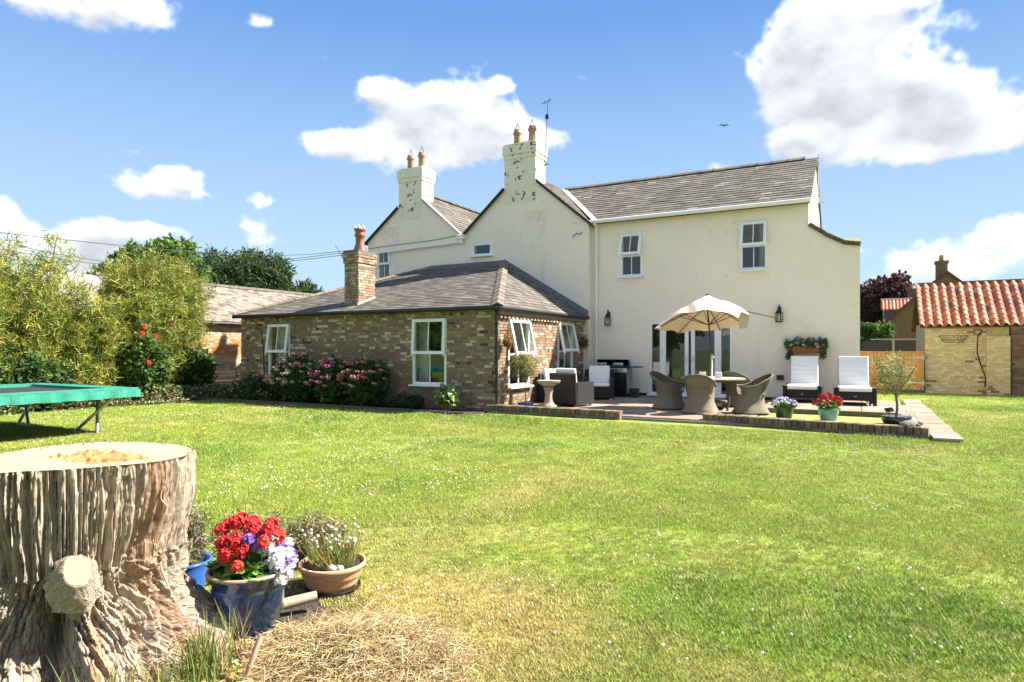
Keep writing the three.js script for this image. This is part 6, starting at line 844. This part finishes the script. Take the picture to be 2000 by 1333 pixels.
  // wall planter
  const wp = thing('wall_planter', 'wooden wall planter of trailing flowers above the loungers', 'planter', [-1.27, 1.38, -18.78]); part('trough', prism([V(-0.40, 0, 0), V(0.40, 0, 0), V(0.47, 0.19, 0), V(-0.47, 0.19, 0)], V(0, 0, 0.19)).translate(0, 0, -0.10), mat([0.34, 0.13, 0.045], 0.7, { map: woodTex }), wp); for (let k = 0; k < 8; k++) part('slat', box(0.1, 0.18, 0.012), mat([0.38, 0.155, 0.055], 0.7, { map: woodTex }), wp, [-0.38 + k * 0.108, 0.095, 0.098]);
  const lv = []; for (let k = 0; k < 190; k++) lv.push([rr(-0.5, 0.5, r), 0.17 + 0.16 * r() * (1 + 0.6 * Math.sin(k)), rr(-0.06, 0.12, r)]); for (let k = 0; k < 46; k++) { const e = k % 2 ? 0.42 : -0.40; lv.push([e + rr(-0.05, 0.05, r), rr(-0.12, 0.18, r), rr(0.10, 0.15, r)]); } scatter('leaves', spraySmall, leafMat(), wp, lv, mixTint([[0.10, 0.17, 0.04], [0.16, 0.20, 0.08], [0.07, 0.12, 0.03]]), r, [0.5, 0.9]); for (let k = 0; k < 26; k++) part('flower_head', ballSmall, [purpleM, whiteF, whiteF, purpleM, lilacM][k % 5], wp, [rr(-0.5, 0.5, r), rr(0.17, 0.28, r), rr(0.02, 0.14, r)]); part('flower_head', ballBig, redM, wp, [0.06, 0.37, 0.02]); part('stem', bar([0.05, 0.17, 0.02], [0.06, 0.34, 0.02], 0.004, 0.004, 4), stemM, wp);
  for (const [z, l, t] of [[-13.35, 'hanging basket of orange flowers on the extension corner', [[0.42, 0.16, 0.06], [0.30, 0.20, 0.06]]], [-18.15, 'hanging basket of yellow green leaves beside the downpipe corner', [[0.20, 0.22, 0.05], [0.14, 0.17, 0.04]]]]) { const b = thing('hanging_basket', l, 'hanging basket', [-7.40, 1.55, z]); part('basket', new THREE.SphereGeometry(0.12, 16, 8, 0, 6.283, Math.PI / 2, Math.PI / 2), mat([0.10, 0.07, 0.04], 0.95, { map: grainTex }), b, [0, 0.12, 0]); part('bracket', join(bar([-0.17, 0.40, 0], [0, 0.40, 0], 0.008), bar([0, 0.40, 0], [0, 0.12, 0], 0.004)), M.iron, b); scatter('leaves', spraySmall, leafMat(), b, lumpy(60, [0, 0.14, 0], [0.17, 0.22, 0.17], r, { hollow: 0.2, cut: 0.1 }), mixTint(t), r, [0.5, 0.8]); }
}

// ---------------------------------------------------------------- grass and clover
{
  const r = rng(151);
  const blade = (h, w, lean) => { const g = new THREE.BufferGeometry(); g.setAttribute('position', new THREE.Float32BufferAttribute([-w / 2, 0, 0, w / 2, 0, 0, -w * 0.4, h * 0.55, lean * 0.35, w * 0.4, h * 0.55, lean * 0.35, 0, h, lean], 3)); g.setIndex([0, 1, 3, 0, 3, 2, 2, 3, 4]); g.computeVertexNormals(); return g; };
  const tuft = (n, spread, q) => mergeGeometries(Array.from({ length: n }, () => { const g = blade(rr(0.014, 0.036, q), rr(0.003, 0.0055, q), rr(0.005, 0.03, q)); g.rotateY(q() * 6.28); return g.translate(rr(-spread, spread, q), 0, rr(-spread, spread, q)); }));
  const bare = (x, z) => (x > -7.75 && x < 1.48 && z < -12.5 && z > -21.2) || (x < -7.5 && z < -12.1) || x < -17.0 || z < -25.6 || Math.hypot(x - SX, z - SZ) < 0.55 || Math.hypot((x + 2.9) / 0.55, (z + 2.36) / 0.5) < 0.85 || Math.hypot((x + 2.1) / 0.55, (z + 2.34) / 0.42) < 0.9 || (x > -2.8 && x < 1.05 && z < -12.6 - (x < 1 ? 0.15 * (1 - x) : 0) && z > -14);
  const zones = [[1.6, 5.5, 62000, 14, 0.035, 1], [5.5, 11, 62000, 14, 0.06, 1.2], [11, 27, 56000, 14, 0.10, 1.4]];
  for (const [d0, d1, n, blades, spread, big] of zones) {
    const spots = [], fwd = Math.atan2(-0.878, -0.4785); let guard = 0; while (spots.length < n && guard++ < n * 6) { const d = d0 * (d1 / d0) ** r(), a = fwd + rr(-0.86, 0.86, r), x = Math.cos(a) * d, z = Math.sin(a) * d; if (!bare(x, z)) spots.push([x, -0.003, z, big * (0.8 + 0.4 * lush(x, z))]); }
    const m = scatter('grass', tuft(blades, spread, rng(d1 * 10)), leafMat(0.75, 0.35), scene, spots, (q, p) => { const c = lawnTint(p[0], p[2]), k = 1.0 + 0.8 * q(); return q() < 0.10 ? [0.42 * k, 0.35 * k, 0.16 * k] : [c[0] * k, c[1] * k, c[2] * k]; }, r, [0.7, 1.3], 0.3); m.name = numbered('grass'); m.userData.kind = 'stuff'; tag(m, d0 < 2 ? 'short mown grass blades round the stump and pots' : d0 < 6 ? 'short mown grass blades across the middle of the lawn' : 'short mown grass blades towards the patio and border', 'grass');
  }
  const head = new THREE.IcosahedronGeometry(0.0075, 1), cl = []; let guard = 0; while (cl.length < 2000 && guard++ < 200000) { const d = 2.4 * (22 / 2.4) ** r(), a = Math.atan2(-0.878, -0.4785) + rr(-0.86, 0.86, r), x = Math.cos(a) * d, z = Math.sin(a) * d, p = fbm(x * 0.5 + 70, 1, z * 0.5, 3) + 0.35 * (fbm(x * 2.2, 9, z * 2.2, 2) - 0.5); if (!bare(x, z) && r() < sstep(0.50, 0.66, p) * sstep(3.0, 7, d) + 0.03) cl.push([x, rr(0.03, 0.05, r), z, 1 + 0.02 * d]); }
  const cm = scatter('clover_flowers', head, leafMat(0.9, 0.15), scene, cl, mixTint([[0.72, 0.70, 0.62], [0.66, 0.62, 0.52]], 0.1), r, [0.6, 1.2]); cm.userData.kind = 'stuff'; tag(cm, 'small white clover flowers dotted through the lawn', 'clover');
  const tall = [], tg = mergeGeometries(Array.from({ length: 9 }, () => { const g = blade(rr(0.12, 0.28, r), 0.006, rr(0.02, 0.12, r)); g.rotateY(r() * 6.28); return g.translate(rr(-0.05, 0.05, r), 0, rr(-0.05, 0.05, r)); })); for (let k = 0; k < 90; k++) { const a = sightS + rr(-1.1, 0.9, r), q = rr(0.60, 0.85, r); tall.push([SX + Math.cos(a) * q, 0, SZ + Math.sin(a) * q]); }
  const ts = scatter('long_grass', tg, leafMat(0.75, 0.35), scene, tall, mixTint([[0.15, 0.22, 0.05], [0.22, 0.25, 0.08], [0.36, 0.30, 0.14]]), r, [0.6, 1.2], 0.4); ts.userData.kind = 'stuff'; tag(ts, 'uncut grass tufts at the foot of the stump', 'grass');
}
renderer.render(scene, camera);
